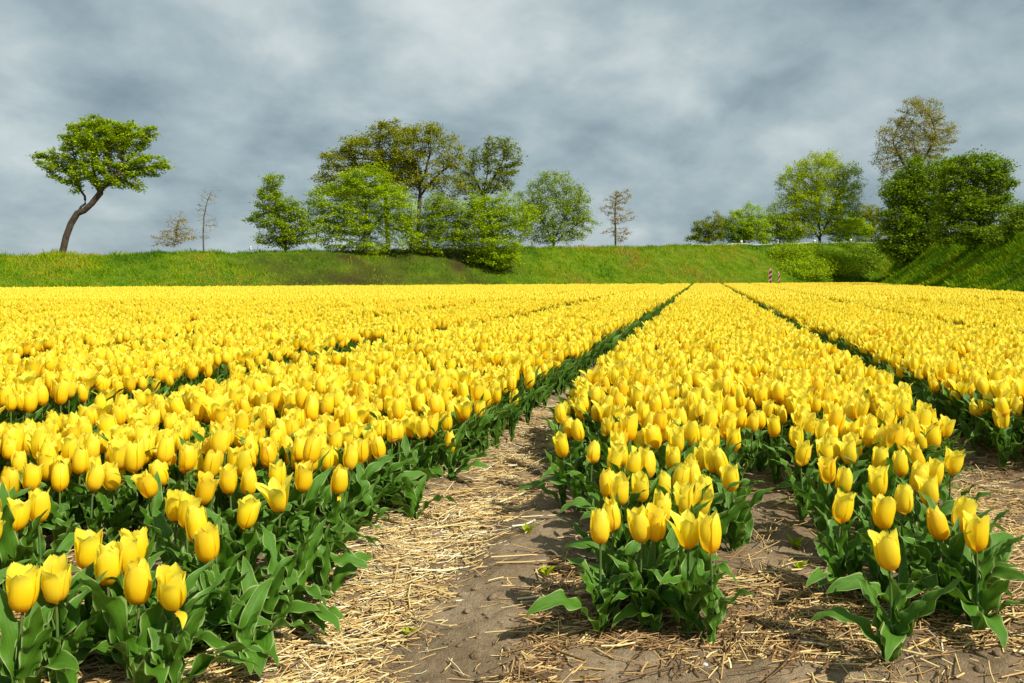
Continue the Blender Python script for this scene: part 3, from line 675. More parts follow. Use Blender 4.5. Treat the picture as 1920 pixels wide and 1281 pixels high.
pile = np.clip(.5+fbm(x, y, 3.1, 2, 63), 0, 1); z0 = zg+.002+RNG.random(k)**1.6*.016*(.4+pile)
tl = RNG.normal(0, .10, k); tl = np.where(RNG.random(k) < .05, RNG.normal(0, .5, k), tl)
t = np.linspace(-.5, .5, 3); bend = RNG.normal(0, .06, k)*ln
dirx, diry = np.cos(an), np.sin(an)
cxs = x[:, None]+dirx[:, None]*ln[:, None]*t-diry[:, None]*bend[:, None]*(1-4*t**2)
cys = y[:, None]+diry[:, None]*ln[:, None]*t+dirx[:, None]*bend[:, None]*(1-4*t**2)
czs = np.maximum(z0[:, None]+np.sin(tl)[:, None]*ln[:, None]*t, ground_z(cxs, cys)+.001)
C = np.stack([cxs, cys, czs], -1)
px_, py_ = -diry, dirx; ang = RNG.uniform(0, 6.28, k); sec = []
for j in range(3):
    a_ = ang+j*2*pi/3; l_ = np.cos(a_)*wd; u_ = np.sin(a_)*wd*.8+wd*.5
    sec.append(np.stack([px_*l_, py_*l_, u_], -1))
sec = np.stack(sec, 1)         # k,3,3
V = (C[:, :, None, :]+sec[:, None, :, :]).reshape(-1, 3)
Qt = np.array([(i*3+j, i*3+(j+1) % 3, (i+1)*3+(j+1) % 3, (i+1)*3+j) for i in range(2) for j in range(3)])
Q = (Qt[None]+(np.arange(k)*9)[:, None, None]).reshape(-1, 4)
tone = np.clip(RNG.normal(.52, .27, k)+.12*np.exp(-((X+.86)/.2)**2)-.20*(X > -.42)+.25*fbm(x, y, 1.5, 2, 65), 0, 1)
link("straw_litter", make_mesh("straw_litter", V, Q, [M_STRAW], rnd=np.repeat(tone, 9), smooth=False), kind="stuff", label="loose golden straw strewn over the soil between the beds", cat="straw")

# clods, pebbles
G = Geo()
def blob_tpl(seed, sub=1):
    import bmesh
    bm = bmesh.new(); bmesh.ops.create_icosphere(bm, subdivisions=sub+1, radius=1); r0 = np.random.default_rng(seed)
    V = np.array([v_.co[:] for v_ in bm.verts]); V = V*(1+r0.normal(0, .12, (len(V), 1)))*np.array([1, .85, .6])
    Fc = np.array([[v_.index for v_ in f.verts] for f in bm.faces]); bm.free(); return V, np.concatenate([Fc, Fc[:, 2:3]], 1), None
Vb = [blob_tpl(i)[:2] for i in range(5)]; Fb = []; nb = 0
for i in range(5200):
    yy = 1.5+random.random()**1.4*3.2; xx = random.uniform(-.66, .66)*yy; XX, _ = w2row(xx, yy)
    if random.random() > (.9 if (yy < 1.95 and xx > 0) or abs(XX+.56) < .14 or abs(XX+1.03) < .1 else .25): continue
    r_ = min(.0016+random.expovariate(1/.0028), .016)
    V_, F_ = Vb[i % 5]
    a = random.uniform(0, 6.28); Rm = np.array([[cos(a), -sin(a), 0], [sin(a), cos(a), 0], [0, 0, 1]])
    Fb.append((V_@Rm.T*r_+(xx, yy, float(ground_z(xx, yy))+r_*.15), F_))
VV = []; QQ = []; nb = 0
for V_, F_ in Fb:
    VV.append(V_); QQ.append(F_[:, :3]+nb); nb += len(V_)
link("soil_crumbs", make_mesh("soil_crumbs", np.concatenate(VV), np.concatenate(QQ), [M_SOIL]), kind="stuff", label="small crumbs of earth scattered over the bare soil", cat="soil crumbs")
V_, F_ = Vb[2]; xx, yy = px(1322, 1257); link("pebble", make_mesh("pebble", V_*.0065, F_[:, :3], [M_STONE]), None, "small white pebble on the bare soil below the middle clump", "pebble", loc=(xx, yy, float(ground_z(xx, yy))+.003))
# seedlings
for (u, v, lab, s_) in ((1490, 1045, "tiny bright green weed seedling on straw between the two clumps", 1.1), (990, 1020, "small pale weed seedling in the middle of the path", 1.0), (1025, 1100, "tuft of thin green weed on the straw left of the middle clump", 1.0), (1500, 1080, "low green weed below the seedling between the clumps", .9), (765, 1170, "small green weed shoot in golden straw at the path's left", .8)):
    G = Geo(); xx, yy = px(u, v)
    for j in range(9):
        V, Q, T = leaf_tpl(.035*random.uniform(.6, 1.2), .006, random.uniform(40, 85), random.uniform(-10, 40), 1.2, .001, 1, .2, 5, 3, j, .4)
        G.inst((V, Q, T), np.zeros((1, 3)), rotmats(np.array([j*2.4])), np.ones((1, 3)), np.array([random.random()]))
    link("weed_seedling", G.mesh("weed_seedling", [F['lime']]), None, lab, "weed", "weed seedlings on the straw", loc=(xx, yy, float(ground_z(xx, yy))), scale=(s_,)*3)

# ------------------------------------------------------------------ trees
def grow(trunks, blobs, n_att, D, kill, r0, max_it=90, infl=2.5, up=.06, seedpts=None, wind=0):
    att = []
    tot = sum(b[3]*b[4]*b[5] for b in blobs)
    for (bx, by, bz, ra, rb, rc) in blobs:
        m_ = max(8, int(n_att*ra*rb*rc/tot)); p = r0.normal(0, 1, (m_, 3)); p /= np.linalg.norm(p, axis=1)[:, None]; p *= r0.uniform(.15, 1, (m_, 1))**.42
        att.append(p*(ra, rb, rc)+(bx, by, bz))
    att = np.concatenate(att)
    nodes = []; par = []
    for tr in trunks:                       # each: (parent index or -1, list of points)
        pi_, pl = tr; prev = pi_ if pi_ is None or pi_ >= 0 else -1
        pl = [np.array(q_, float) for q_ in pl]
        if prev == -1: nodes.append(pl[0]); par.append(-1); prev = len(nodes)-1; start = pl[0]; pl = pl[1:]
        for q_ in pl:
            a = nodes[prev]; L_ = np.linalg.norm(q_-a); m_ = max(1, int(round(L_/D)))
            for j in range(1, m_+1):
                nodes.append(a+(q_-a)*j/m_); par.append(prev); prev = len(nodes)-1
    nodes = list(nodes); trunk_n = len(nodes)
    A = att; near = np.full(len(A), -1); nd = np.full(len(A), 1e9); frm = 0
    for it in range(max_it):
        new = np.array(nodes[frm:])
        if len(new) and len(A):
            dd = np.linalg.norm(A[:, None]-new[None], axis=2); j = dd.argmin(1); dm = dd[np.arange(len(A)), j]; m_ = dm < nd
            nd[m_] = dm[m_]; near[m_] = j[m_]+frm
        alive = nd > kill; A, near, nd = A[alive], near[alive], nd[alive]
        if len(A) == 0: break
        frm = len(nodes); act = nd < infl*(1+4*(it < 6))
        if not act.any(): act = nd <= nd.min()+.5
        added = 0
        for q_ in np.unique(near[act]):
            m_ = act & (near == q_); v_ = A[m_]-nodes[q_]; v_ /= np.linalg.norm(v_, axis=1)[:, None]; dv = v_.mean(0)+(0, 0, up)+r0.normal(0, .10, 3)+(wind, 0, 0)
            dv /= np.linalg.norm(dv)+1e-9; nn = nodes[q_]+dv*D
            nodes.append(nn); par.append(q_); added += 1
        if added == 0 or len(nodes) > 4000: break
    return np.array(nodes), np.array(par), trunk_n
def tree_meshes(name, nodes, par, rt, leafmat, barkmat, leaf, nleaf, flat, spread, r0, tiplen=0, tipbias=None, twig=.006, pw=2.3, sparse=1.0, drop=0.0, leaf_r=.03):
    n = len(nodes); child = [[] for _ in range(n)]
    for i, p in enumerate(par):
        if p >= 0: child[p].append(i)
    cen = nodes.mean(0)
    if tiplen:
        nn = list(nodes); pp = list(par)
        for i in range(n):
            if not child[i] and par[i] >= 0:
                dv = nodes[i]-nodes[par[i]]; dv /= np.linalg.norm(dv)+1e-9
                for _ in range(int(r0.integers(1, 3))):
                    d2 = dv+r0.normal(0, .35, 3)+(tipbias if tipbias is not None else (0, 0, .35)); d2 /= np.linalg.norm(d2); pr = i; q_ = nodes[i]
                    for j in range(2):
                        q_ = q_+d2*tiplen*r0.uniform(.35, .65); nn.append(q_); pp.append(pr); pr = len(nn)-1
        nodes = np.array(nn); par = np.array(pp); n = len(nodes)
        child = [[] for _ in range(n)]
        for i, p in enumerate(par):
            if p >= 0: child[p].append(i)
    acc = np.zeros(n)
    for i in range(n-1, -1, -1):
        if not child[i]: acc[i] = twig**pw
        if par[i] >= 0: acc[par[i]] += acc[i]
    rad = acc**(1/pw); rad *= 1; k = rt/rad[0]; rad = np.where(rad > twig*1.01, twig+(rad-twig)*(rt-twig)/(rad[0]-twig), twig)
    # branches: chains of connected rings
    V = []; Q = []; nv = 0
    start = [i for i in range(n) if par[i] == -1]
    stack = [(s_, None) for s_ in start]
    chains = []
    st = [(s_, [s_]) for s_ in start]
    while st:
        i, ch = st.pop()
        while child[i]:
            cs = sorted(child[i], key=lambda c_: -rad[c_])
            for c_ in cs[1:]: st.append((c_, [i, c_]))
            i = cs[0]; ch.append(i)
        chains.append(ch)
    for ch in chains:
        if len(ch) < 2: continue
        Pp = nodes[ch]; Rr = rad[ch].copy()
        if par[ch[0]] != -1 or ch[0] not in start: Rr[0] = Rr[1]
        elif len(Rr) > 2: Rr[0] *= 1.35; Rr[1] *= 1.08
        sd_ = 8 if Rr.max() > .06 else (5 if Rr.max() > .02 else 3)
        V_, Q_, _ = tube(Pp, Rr, sd_, False); V.append(V_); Q.append(Q_+nv); nv += len(V_)
    tm = make_mesh("trunk", np.concatenate(V), np.concatenate(Q), [barkmat])
    # leaves
    cand = np.where((rad < leaf_r) & (par >= 0))[0]
    cand = cand[r0.random(len(cand)) < sparse]
    pos = np.repeat(nodes[cand], nleaf, 0); pp_ = np.repeat(nodes[par[cand]], nleaf, 0)
    tt = r0.random((len(pos), 1)); pos = pos*(1-tt)+pp_*tt + r0.normal(0, 1, pos.shape)*np.array([spread, spread, spread*flat])
    k = len(pos)
    nrm = r0.normal(0, 1, (k, 3)); nrm[:, 2] = abs(nrm[:, 2])+(.9 if flat < .7 else .4); nrm /= np.linalg.norm(nrm, axis=1)[:, None]
    a = np.cross(nrm, r0.normal(0, 1, (k, 3))); a /= np.linalg.norm(a, axis=1)[:, None]; b = np.cross(nrm, a)
    s_ = leaf*r0.uniform(.6, 1.3, (k, 1))
    Vl = np.stack([pos-a*s_, pos+b*s_*.5-nrm*s_*.1, pos+a*s_, pos-b*s_*.5-nrm*s_*.1], 1).reshape(-1, 3)
    rc = np.repeat(r0.random(len(cand)), nleaf)*.5+r0.random(k)*.5
    cm = make_mesh("crown", Vl, np.arange(4*k).reshape(k, 4), [leafmat], rnd=np.repeat(rc, 4), smooth=False)
    return tm, cm, k
nl_tot = 0
def tree(name, label, cat, u0, depth, trunks, blobs, leafmat, barkmat=M_BARK, rt=.12, natt=420, D=.22, kill=.34, leaf=.075, nleaf=12, flat=.6, spread=.14, tiplen=0, seed=1, group=None, up=.06, sparse=1.0, tipbias=None, zbase=None, dsc=.8, leaf_r=.03, twig=.006, wind=0, blab=None):
    """trunks/blobs given as photo columns/rows at this tree's own distance, turned into metres with the base as origin"""
    global nl_tot
    r0 = np.random.default_rng(seed); mpp = depth/FPX; x0 = (u0-CX)*mpp; z0 = float(bank_z(np.array(x0), np.array(depth))) if zbase is None else zbase
    def loc(u, v, dy=0): return ((u-u0)*mpp*(1+dy/depth), dy, (HZ-v)*mpp*(1+dy/depth)+H-z0)
    TR = []
    for pi_, pl in trunks:
        q_ = [loc(*p) for p in pl]
        if pi_ == -1: q_ = [(q_[0][0], 0, -.15)]+q_[1:] if abs(q_[0][2]) < .6 else [(q_[0][0], q_[0][1], -.15)]+q_
        TR.append((pi_, q_))
    # forks are given as (('at', index of trunk point in pixels), ...): resolve to the nearest node later
    BL = []
    for bb in blobs:
        u, v, ru, rv = bb[:4]; dy = bb[4] if len(bb) > 4 else 0; rd = bb[5] if len(bb) > 5 else (ru+rv)/2*mpp*dsc
        c_ = loc(u, v, dy); BL.append((c_[0], c_[1], c_[2], ru*mpp, rd, rv*mpp))
    base_tr = [TR[0]]
    nodes, par, tn = [], [], 0
    # add the forks one by one
    def nearest(p, pts): return int(np.argmin(np.linalg.norm(np.array(pts)-np.array(p), axis=1)))
    tmp_nodes = [np.array(TR[0][1][0], float)]; res = [TR[0]]
    acc_nodes = [np.array(TR[0][1][0])]; prev = acc_nodes[0]
    for q_ in TR[0][1][1:]:
        q_ = np.array(q_); L_ = np.linalg.norm(q_-prev); m_ = max(1, int(round(L_/D)))
        for j in range(1, m_+1): acc_nodes.append(prev+(q_-prev)*j/m_)
        prev = q_
    for pi_, q_ in TR[1:]:
        i0 = nearest(q_[0], acc_nodes); res.append((i0, q_[1:])); prev = acc_nodes[i0]
        for w_ in q_[1:]:
            w_ = np.array(w_); L_ = np.linalg.norm(w_-prev); m_ = max(1, int(round(L_/D)))
            for j in range(1, m_+1): acc_nodes.append(prev+(w_-prev)*j/m_)
            prev = w_
    nleaf = int(nleaf*2.7); spread *= 1.4; leaf *= 1.12; leaf_r *= 1.3
    nodes, par, tn = grow(res, BL, natt, D, kill, r0, up=up, wind=wind)
    tm, cm, nl = tree_meshes(name, nodes, par, rt, leafmat, barkmat, leaf, nleaf, flat, spread, r0, tiplen, tipbias, leaf_r=leaf_r, sparse=sparse, twig=twig); nl_tot += nl
    e = link(name, None, None, label, cat, group, loc=(x0, depth, z0)); e.empty_display_size = 1
    link("trunk", tm, e); link("crown", cm, e); return e
def ray_depth(u, s): k = (u-CX)/FPX; return (s+42.58)/(.8825-.470*k)
GT = "trees along the top of the bank"
# leaning maple on the left
tree("wind_bent_tree", "lone tree with a leaning bent trunk and wide wind-swept green crown", "tree", 115, ray_depth(115, 6.3),
     [(-1, [(115, 471), (124, 444), (133, 420), (145, 400), (158, 395), (172, 382), (188, 362), (196, 350, -.2)]),
      (0, [(145, 400), (152, 388), (160, 382), (159, 368), (150, 356), (140, 345, .3)]), (0, [(188, 364), (170, 345, .5), (165, 330, .6)]), (0, [(196, 352), (215, 340, -.4), (235, 325, -.5)])],
     [(180, 258, 66, 40), (105, 300, 42, 26), (82, 298, 28, 14), (235, 255, 55, 34), (268, 310, 54, 26), (190, 320, 70, 28), (120, 335, 32, 16), (235, 342, 34, 20), (268, 355, 12, 8), (180, 230, 34, 16), (285, 243, 14, 14), (142, 238, 16, 14), (133, 364, 5, 4)],
     F['maple'], M_BARK, rt=.17, natt=1350, D=.16, kill=.23, leaf=.066, nleaf=14, flat=.42, spread=.095, seed=3, up=.02, leaf_r=.026, dsc=.75)
tree("sparse_bush", "low sparse olive bush on the bank's crest right of the leaning tree", "bush", 330, ray_depth(330, 6.6), [(-1, [(330, 470), (330, 445), (331, 425)])],
     [(328, 445, 40, 22), (333, 418, 18, 20), (305, 455, 22, 10)], F['rust'], M_BARKG, rt=.05, natt=230, D=.13, kill=.2, leaf=.04, nleaf=3, spread=.07, seed=4, tiplen=.25, group=GT, up=.15)
tree("thin_bare_tree", "thin nearly bare sapling standing next to the low sparse bush", "tree", 382, ray_depth(382, 6.4), [(-1, [(382, 470), (381, 440), (382, 410), (388, 380), (397, 358)])],
     [(392, 372, 18, 15), (400, 357, 14, 5), (386, 410, 18, 12), (395, 425, 18, 8), (384, 440, 14, 12), (376, 398, 8, 20)], F['rust'], M_BARKG, rt=.045, natt=150, D=.13, kill=.22, leaf=.035, nleaf=2, spread=.07, seed=5, tiplen=.2, group=GT, sparse=.7, leaf_r=.02)
tree("conical_tree", "dark green feathery tree with a pointed top left of the big group", "tree", 537, ray_depth(537, 6.5), [(-1, [(537, 468), (530, 430), (518, 390), (512, 350)])],
     [(510, 350, 24, 26), (515, 385, 36, 24), (505, 415, 40, 20), (540, 425, 44, 34), (575, 435, 24, 28), (530, 452, 50, 14), (552, 400, 24, 20)], F['mid'], M_BARK, rt=.10, natt=620, D=.17, kill=.27, leaf=.06, nleaf=11, flat=.5, spread=.11, seed=6, tiplen=.35, group=GT, tipbias=np.array([0, 0, .3]))
tree("oak_tree", "tall olive-brown tree with a rounded top left of centre in the group", "tree", 728, ray_depth(728, 9), [(-1, [(728, 470), (725, 400), (722, 340), (715, 290)])],
     [(740, 258, 44, 32), (690, 280, 48, 34), (640, 300, 40, 28), (618, 320, 18, 16), (720, 310, 55, 34), (655, 262, 16, 12), (640, 345, 40, 30), (606, 345, 20, 26), (760, 330, 40, 30), (725, 240, 26, 14)], F['olive'], M_BARK, rt=.15, natt=760, D=.2, kill=.3, leaf=.07, nleaf=9, spread=.14, seed=7, group=GT, tiplen=.2)
tree("oak_tree", "tall olive tree with a visible forking trunk at the group's middle", "tree", 785, ray_depth(785, 6.8), [(-1, [(785, 470), (784, 430), (786, 390), (788, 360), (783, 330), (778, 300)]), (0, [(787, 372), (800, 350), (815, 335), (832, 318)]), (0, [(788, 350), (797, 325), (803, 300)])],
     [(805, 262, 44, 32), (845, 285, 30, 34), (770, 285, 38, 36), (832, 325, 40, 26), (790, 250, 24, 22), (870, 350, 18, 18), (800, 340, 40, 22), (745, 345, 30, 30), (840, 360, 30, 22)], F['olive'], M_BARK, rt=.13, natt=640, D=.19, kill=.3, leaf=.066, nleaf=7, spread=.13, seed=8, group=GT, leaf_r=.022, tiplen=.2)
tree("dark_tree", "dark green open tree rising behind the light bush, right of the olive one", "tree", 905, ray_depth(905, 9), [(-1, [(905, 470), (906, 400), (907, 360), (915, 320)]), (0, [(907, 372), (895, 345), (885, 320)]), (0, [(907, 365), (925, 335), (940, 310)])],
     [(935, 272, 34, 20), (965, 305, 20, 20), (905, 290, 28, 24), (940, 320, 36, 22), (880, 310, 20, 26), (900, 350, 34, 20), (955, 262, 14, 10), (875, 345, 26, 26), (935, 350, 36, 18), (960, 285, 22, 22), (890, 375, 24, 20)], F['deep'], M_BARK, rt=.14, natt=800, D=.2, kill=.32, leaf=.075, nleaf=10, flat=.5, spread=.13, seed=9, group=GT)
tree("beech_tree", "broad fresh green tree hanging over the crest at the group's left", "tree", 690, ray_depth(690, 5.0), [(-1, [(690, 478), (690, 430), (685, 380), (680, 340)]), (0, [(690, 440), (705, 420), (720, 400)])],
     [(685, 350, 52, 42), (625, 380, 42, 36), (610, 420, 34, 34), (665, 415, 60, 40), (725, 385, 40, 44), (735, 425, 28, 30), (650, 455, 52, 20), (700, 462, 46, 18), (610, 375, 36, 26), (592, 405, 24, 26), (755, 400, 30, 34), (765, 440, 26, 26), (745, 365, 26, 20), (700, 320, 24, 14)], F['lime'], M_BARK, rt=.13, natt=1500, D=.18, kill=.27, leaf=.062, nleaf=8, flat=.45, spread=.12, seed=10, tiplen=.35, group=GT, tipbias=np.array([0, 0, .25]))
tree("beech_tree", "narrow green tree half hiding the forked trunk at the group's middle", "tree", 800, ray_depth(800, 4.6), [(-1, [(800, 482), (803, 440), (808, 400)])],
     [(815, 420, 32, 34), (800, 450, 42, 26), (835, 440, 20, 26), (800, 470, 32, 12), (775, 440, 20, 24), (810, 388, 26, 18), (840, 405, 26, 28), (860, 440, 22, 30), (760, 420, 20, 26), (820, 375, 26, 16)], F['mid'], M_BARK, rt=.08, natt=800, D=.17, kill=.28, leaf=.06, nleaf=9, flat=.5, spread=.12, seed=11, tiplen=.3, group=GT)
tree("beech_tree", "light green bushy tree on the slope, reaching below the crest line", "tree", 925, ray_depth(925, 2.6), [(-1, [(925, 500), (925, 470), (922, 430), (915, 400)])],
     [(920, 410, 48, 40), (880, 430, 36, 34), (965, 420, 36, 36), (925, 455, 56, 32), (935, 482, 46, 22), (905, 480, 32, 16), (900, 380, 24, 20), (865, 400, 26, 24), (985, 405, 26, 26), (860, 450, 18, 20), (945, 375, 22, 16)], F['lime'], M_BARK, rt=.10, natt=1250, D=.17, kill=.26, leaf=.06, nleaf=8, flat=.45, spread=.12, seed=12, tiplen=.32, group=GT)
tree("hornbeam_tree", "rounded bright green tree with fanning stems at the group's right end", "tree", 1038, ray_depth(1038, 7), [(-1, [(1038, 466), (1038, 448), (1036, 425)]), (0, [(1038, 455), (1020, 420), (1008, 395)]), (0, [(1038, 452), (1055, 415), (1068, 390)]), (0, [(1038, 455), (1070, 430), (1090, 415)])],
     [(1040, 350, 42, 32), (1000, 375, 36, 34), (1075, 380, 36, 34), (1040, 400, 66, 34), (1095, 415, 24, 28), (1040, 440, 64, 20), (1000, 430, 36, 26)], F['mid'], M_BARK, rt=.09, natt=1200, D=.18, kill=.28, leaf=.058, nleaf=6, flat=.6, spread=.11, seed=13, tiplen=.4, group=GT, up=.15)
tree("small_oak", "small sparse tree standing alone on the crest right of the group", "tree", 1154, ray_depth(1154, 6.5), [(-1, [(1154, 466), (1154, 430), (1153, 400), (1155, 375)])],
     [(1155, 378, 20, 22), (1172, 372, 12, 18), (1140, 395, 18, 12), (1165, 410, 26, 14), (1150, 435, 26, 8), (1170, 440, 16, 14), (1180, 395, 8, 8)], F['rust'], M_BARKG, rt=.07, natt=280, D=.14, kill=.24, leaf=.05, nleaf=4, spread=.08, seed=14, tiplen=.18, group=GT, sparse=.9, leaf_r=.022)
# right side
GR = "trees at the right end of the bank"
tree("crest_bush", "dark feathery bush at the left end of the right-hand trees", "bush", 1328, ray_depth(1328, 14), [(-1, [(1328, 462), (1330, 440)])], [(1325, 435, 34, 22), (1345, 418, 20, 18), (1308, 448, 18, 10)], F['deep'], M_BARK, rt=.07, natt=260, D=.2, kill=.3, leaf=.07, nleaf=9, spread=.12, seed=15, tiplen=.35, group=GR)
tree("crest_bush", "bright lime green bush between the dark bush and the big round tree", "bush", 1395, ray_depth(1395, 13), [(-1, [(1395, 462), (1396, 430)])], [(1395, 425, 38, 34), (1410, 398, 24, 16), (1375, 440, 28, 20), (1425, 435, 24, 24)], F['lime'], M_BARK, rt=.08, natt=420, D=.2, kill=.3, leaf=.07, nleaf=11, spread=.12, seed=16, tiplen=.4, group=GR)
tree("willow_tree", "large round light green tree with upswept branches behind the guard rail", "tree", 1537, ray_depth(1537, 12), [(-1, [(1537, 462), (1537, 435), (1535, 410)]), (0, [(1537, 450), (1515, 410), (1495, 370)]), (0, [(1537, 445), (1560, 400), (1580, 355)]), (0, [(1536, 430), (1530, 380), (1535, 340)])],
     [(1535, 325, 52, 36), (1490, 345, 38, 32), (1585, 345, 38, 36), (1540, 380, 72, 40), (1470, 395, 34, 28), (1500, 425, 60, 28), (1585, 410, 34, 36), (1560, 300, 22, 18), (1600, 320, 20, 18)], F['willow'], M_BARK, rt=.15, natt=1500, D=.21, kill=.32, leaf=.072, nleaf=6, flat=.7, spread=.13, seed=17, tiplen=.55, group=GR, up=.25, tipbias=np.array([.15, 0, .5]))
tree("crest_bush", "dull green bush filling the gap left of the big round tree", "bush", 1462, ray_depth(1462, 13.5), [(-1, [(1462, 462), (1462, 430)])], [(1455, 425, 30, 26), (1480, 440, 30, 18), (1440, 445, 24, 14), (1450, 405, 16, 14)], F["mid"], M_BARK, rt=.06, natt=360, D=.21, kill=.32, leaf=.075, nleaf=8, spread=.13, seed=29, tiplen=.35, group=GR)
tree("crest_bush", "low lime bush behind the rail, right of the round tree's trunk", "bush", 1592, ray_depth(1592, 14), [(-1, [(1592, 462), (1592, 435)])], [(1590, 425, 34, 26), (1615, 435, 24, 22), (1570, 442, 24, 16)], F['lime'], M_BARK, rt=.06, natt=300, D=.22, kill=.34, leaf=.08, nleaf=11, spread=.13, seed=18, group=GR, tiplen=.2)
tree("crest_bush", "olive-brown bush in the gap before the big dark trees", "bush", 1634, ray_depth(1634, 15), [(-1, [(1634, 462), (1634, 430)])], [(1632, 415, 26, 32), (1650, 430, 20, 26), (1615, 435, 16, 20)], F['olive'], M_BARK, rt=.06, natt=320, D=.22, kill=.34, leaf=.075, nleaf=9, spread=.13, seed=19, group=GR, tiplen=.2)
tree("bare_topped_tree", "tall airy rust-tinged tree rising above the dark trees at right", "tree", 1712, 74, [(-1, [(1712, 440), (1712, 380), (1712, 330), (1716, 285)]), (0, [(1712, 340), (1690, 300), (1675, 270)]), (0, [(1713, 335), (1738, 290), (1755, 255)])],
     [(1720, 225, 42, 42), (1680, 255, 40, 34), (1760, 248, 36, 36), (1720, 280, 60, 30), (1670, 300, 36, 26), (1680, 335, 32, 20), (1745, 205, 22, 22)], F['sprout'], M_BARKG, rt=.17, natt=900, D=.24, kill=.38, leaf=.07, nleaf=6, spread=.14, seed=20, group=GR, tiplen=.35, leaf_r=.035, twig=.006, zbase=3.7)
tree("dark_tree", "dense dark green tree rooted low on the slope at right", "tree", 1700, 61, [(-1, [(1700, 502), (1700, 460), (1702, 410), (1705, 360)]), (0, [(1700, 480), (1720, 440), (1735, 400)])],
     [(1725, 335, 44, 34), (1695, 365, 44, 36), (1735, 375, 38, 44), (1690, 415, 40, 44), (1730, 430, 34, 48), (1690, 460, 38, 34), (1705, 485, 28, 18), (1765, 310, 22, 20)], F['dark'], M_BARK, rt=.2, natt=1500, D=.21, kill=.30, leaf=.085, nleaf=9, flat=.6, spread=.16, seed=21, group=GR, tiplen=.4, up=.2)
tree("dark_tree", "big dark rounded tree nearest the right border on the slope", "tree", 1838, 45.5, [(-1, [(1838, 472), (1836, 430), (1832, 380), (1830, 340)]), (0, [(1838, 450), (1860, 410), (1870, 370)])],
     [(1835, 320, 52, 36), (1790, 340, 34, 34), (1870, 345, 30, 44), (1800, 385, 46, 44), (1860, 390, 40, 36), (1785, 425, 34, 34), (1830, 435, 40, 24), (1770, 450, 22, 18)], F['dark'], M_BARK, rt=.16, natt=1500, D=.16, kill=.23, leaf=.066, nleaf=8, flat=.5, spread=.12, seed=22, group=GR, tiplen=.3, up=.15)
tree("slope_bush", "low spreading leafy bush on the slope behind the striped panels", "bush", 1520, ray_depth(1520, 1.3), [(-1, [(1520, 505), (1520, 490)])], [(1490, 503, 34, 12, .2), (1540, 500, 40, 14, 1.0), (1590, 505, 34, 12, 1.2), (1510, 515, 44, 9, -.2), (1570, 482, 34, 13, 2.0), (1520, 480, 34, 12, 2.2), (1600, 488, 26, 10, 2.4), (1545, 464, 30, 8, 3.4)], F['lime'], M_BARK, rt=.05, natt=1100, D=.19, kill=.27, leaf=.075, nleaf=4, flat=.8, spread=.17, seed=23, tiplen=.3)
tree("slope_bush", "small pale green shrub high on the slope just right of the panels", "bush", 1470, ray_depth(1470, 3.2), [(-1, [(1470, 490), (1470, 478)])], [(1470, 478, 30, 12, .3), (1490, 468, 26, 10, 1.2), (1455, 488, 22, 10, 0)], F['mid'], M_BARK, rt=.04, natt=380, D=.19, kill=.27, leaf=.075, nleaf=5, flat=.8, spread=.17, seed=33, tiplen=.3)
tree("slope_bush", "green shrub on the slope where it meets the dark trees", "bush", 1618, ray_depth(1618, 2.6), [(-1, [(1618, 500), (1618, 490)])], [(1615, 490, 34, 14, 0), (1640, 475, 26, 14, 1), (1600, 468, 30, 12, 2.5), (1600, 510, 30, 10, -.5)], F['hedge'], M_BARK, rt=.04, natt=480, D=.19, kill=.27, leaf=.08, nleaf=6, flat=.8, spread=.17, seed=34, tiplen=.3)
tree("hedge", "tall green hedge with pale shoots at the photo's right border", "hedge", 1935, 41, [(-1, [(1935, 470), (1935, 430)]), (0, [(1935, 460), (1900, 445), (1880, 440)]), (0, [(1935, 460), (1980, 440), (2020, 430)])],
     [(1900, 425, 30, 26), (1935, 412, 40, 30), (1985, 405, 36, 40), (1872, 445, 26, 20), (1920, 450, 50, 24)], F['hedge'], M_BARK, rt=.06, natt=800, D=.16, kill=.24, leaf=.06, nleaf=12, flat=.8, spread=.12, seed=24, tiplen=.3, up=.3)
print("tree leaves", nl_tot)

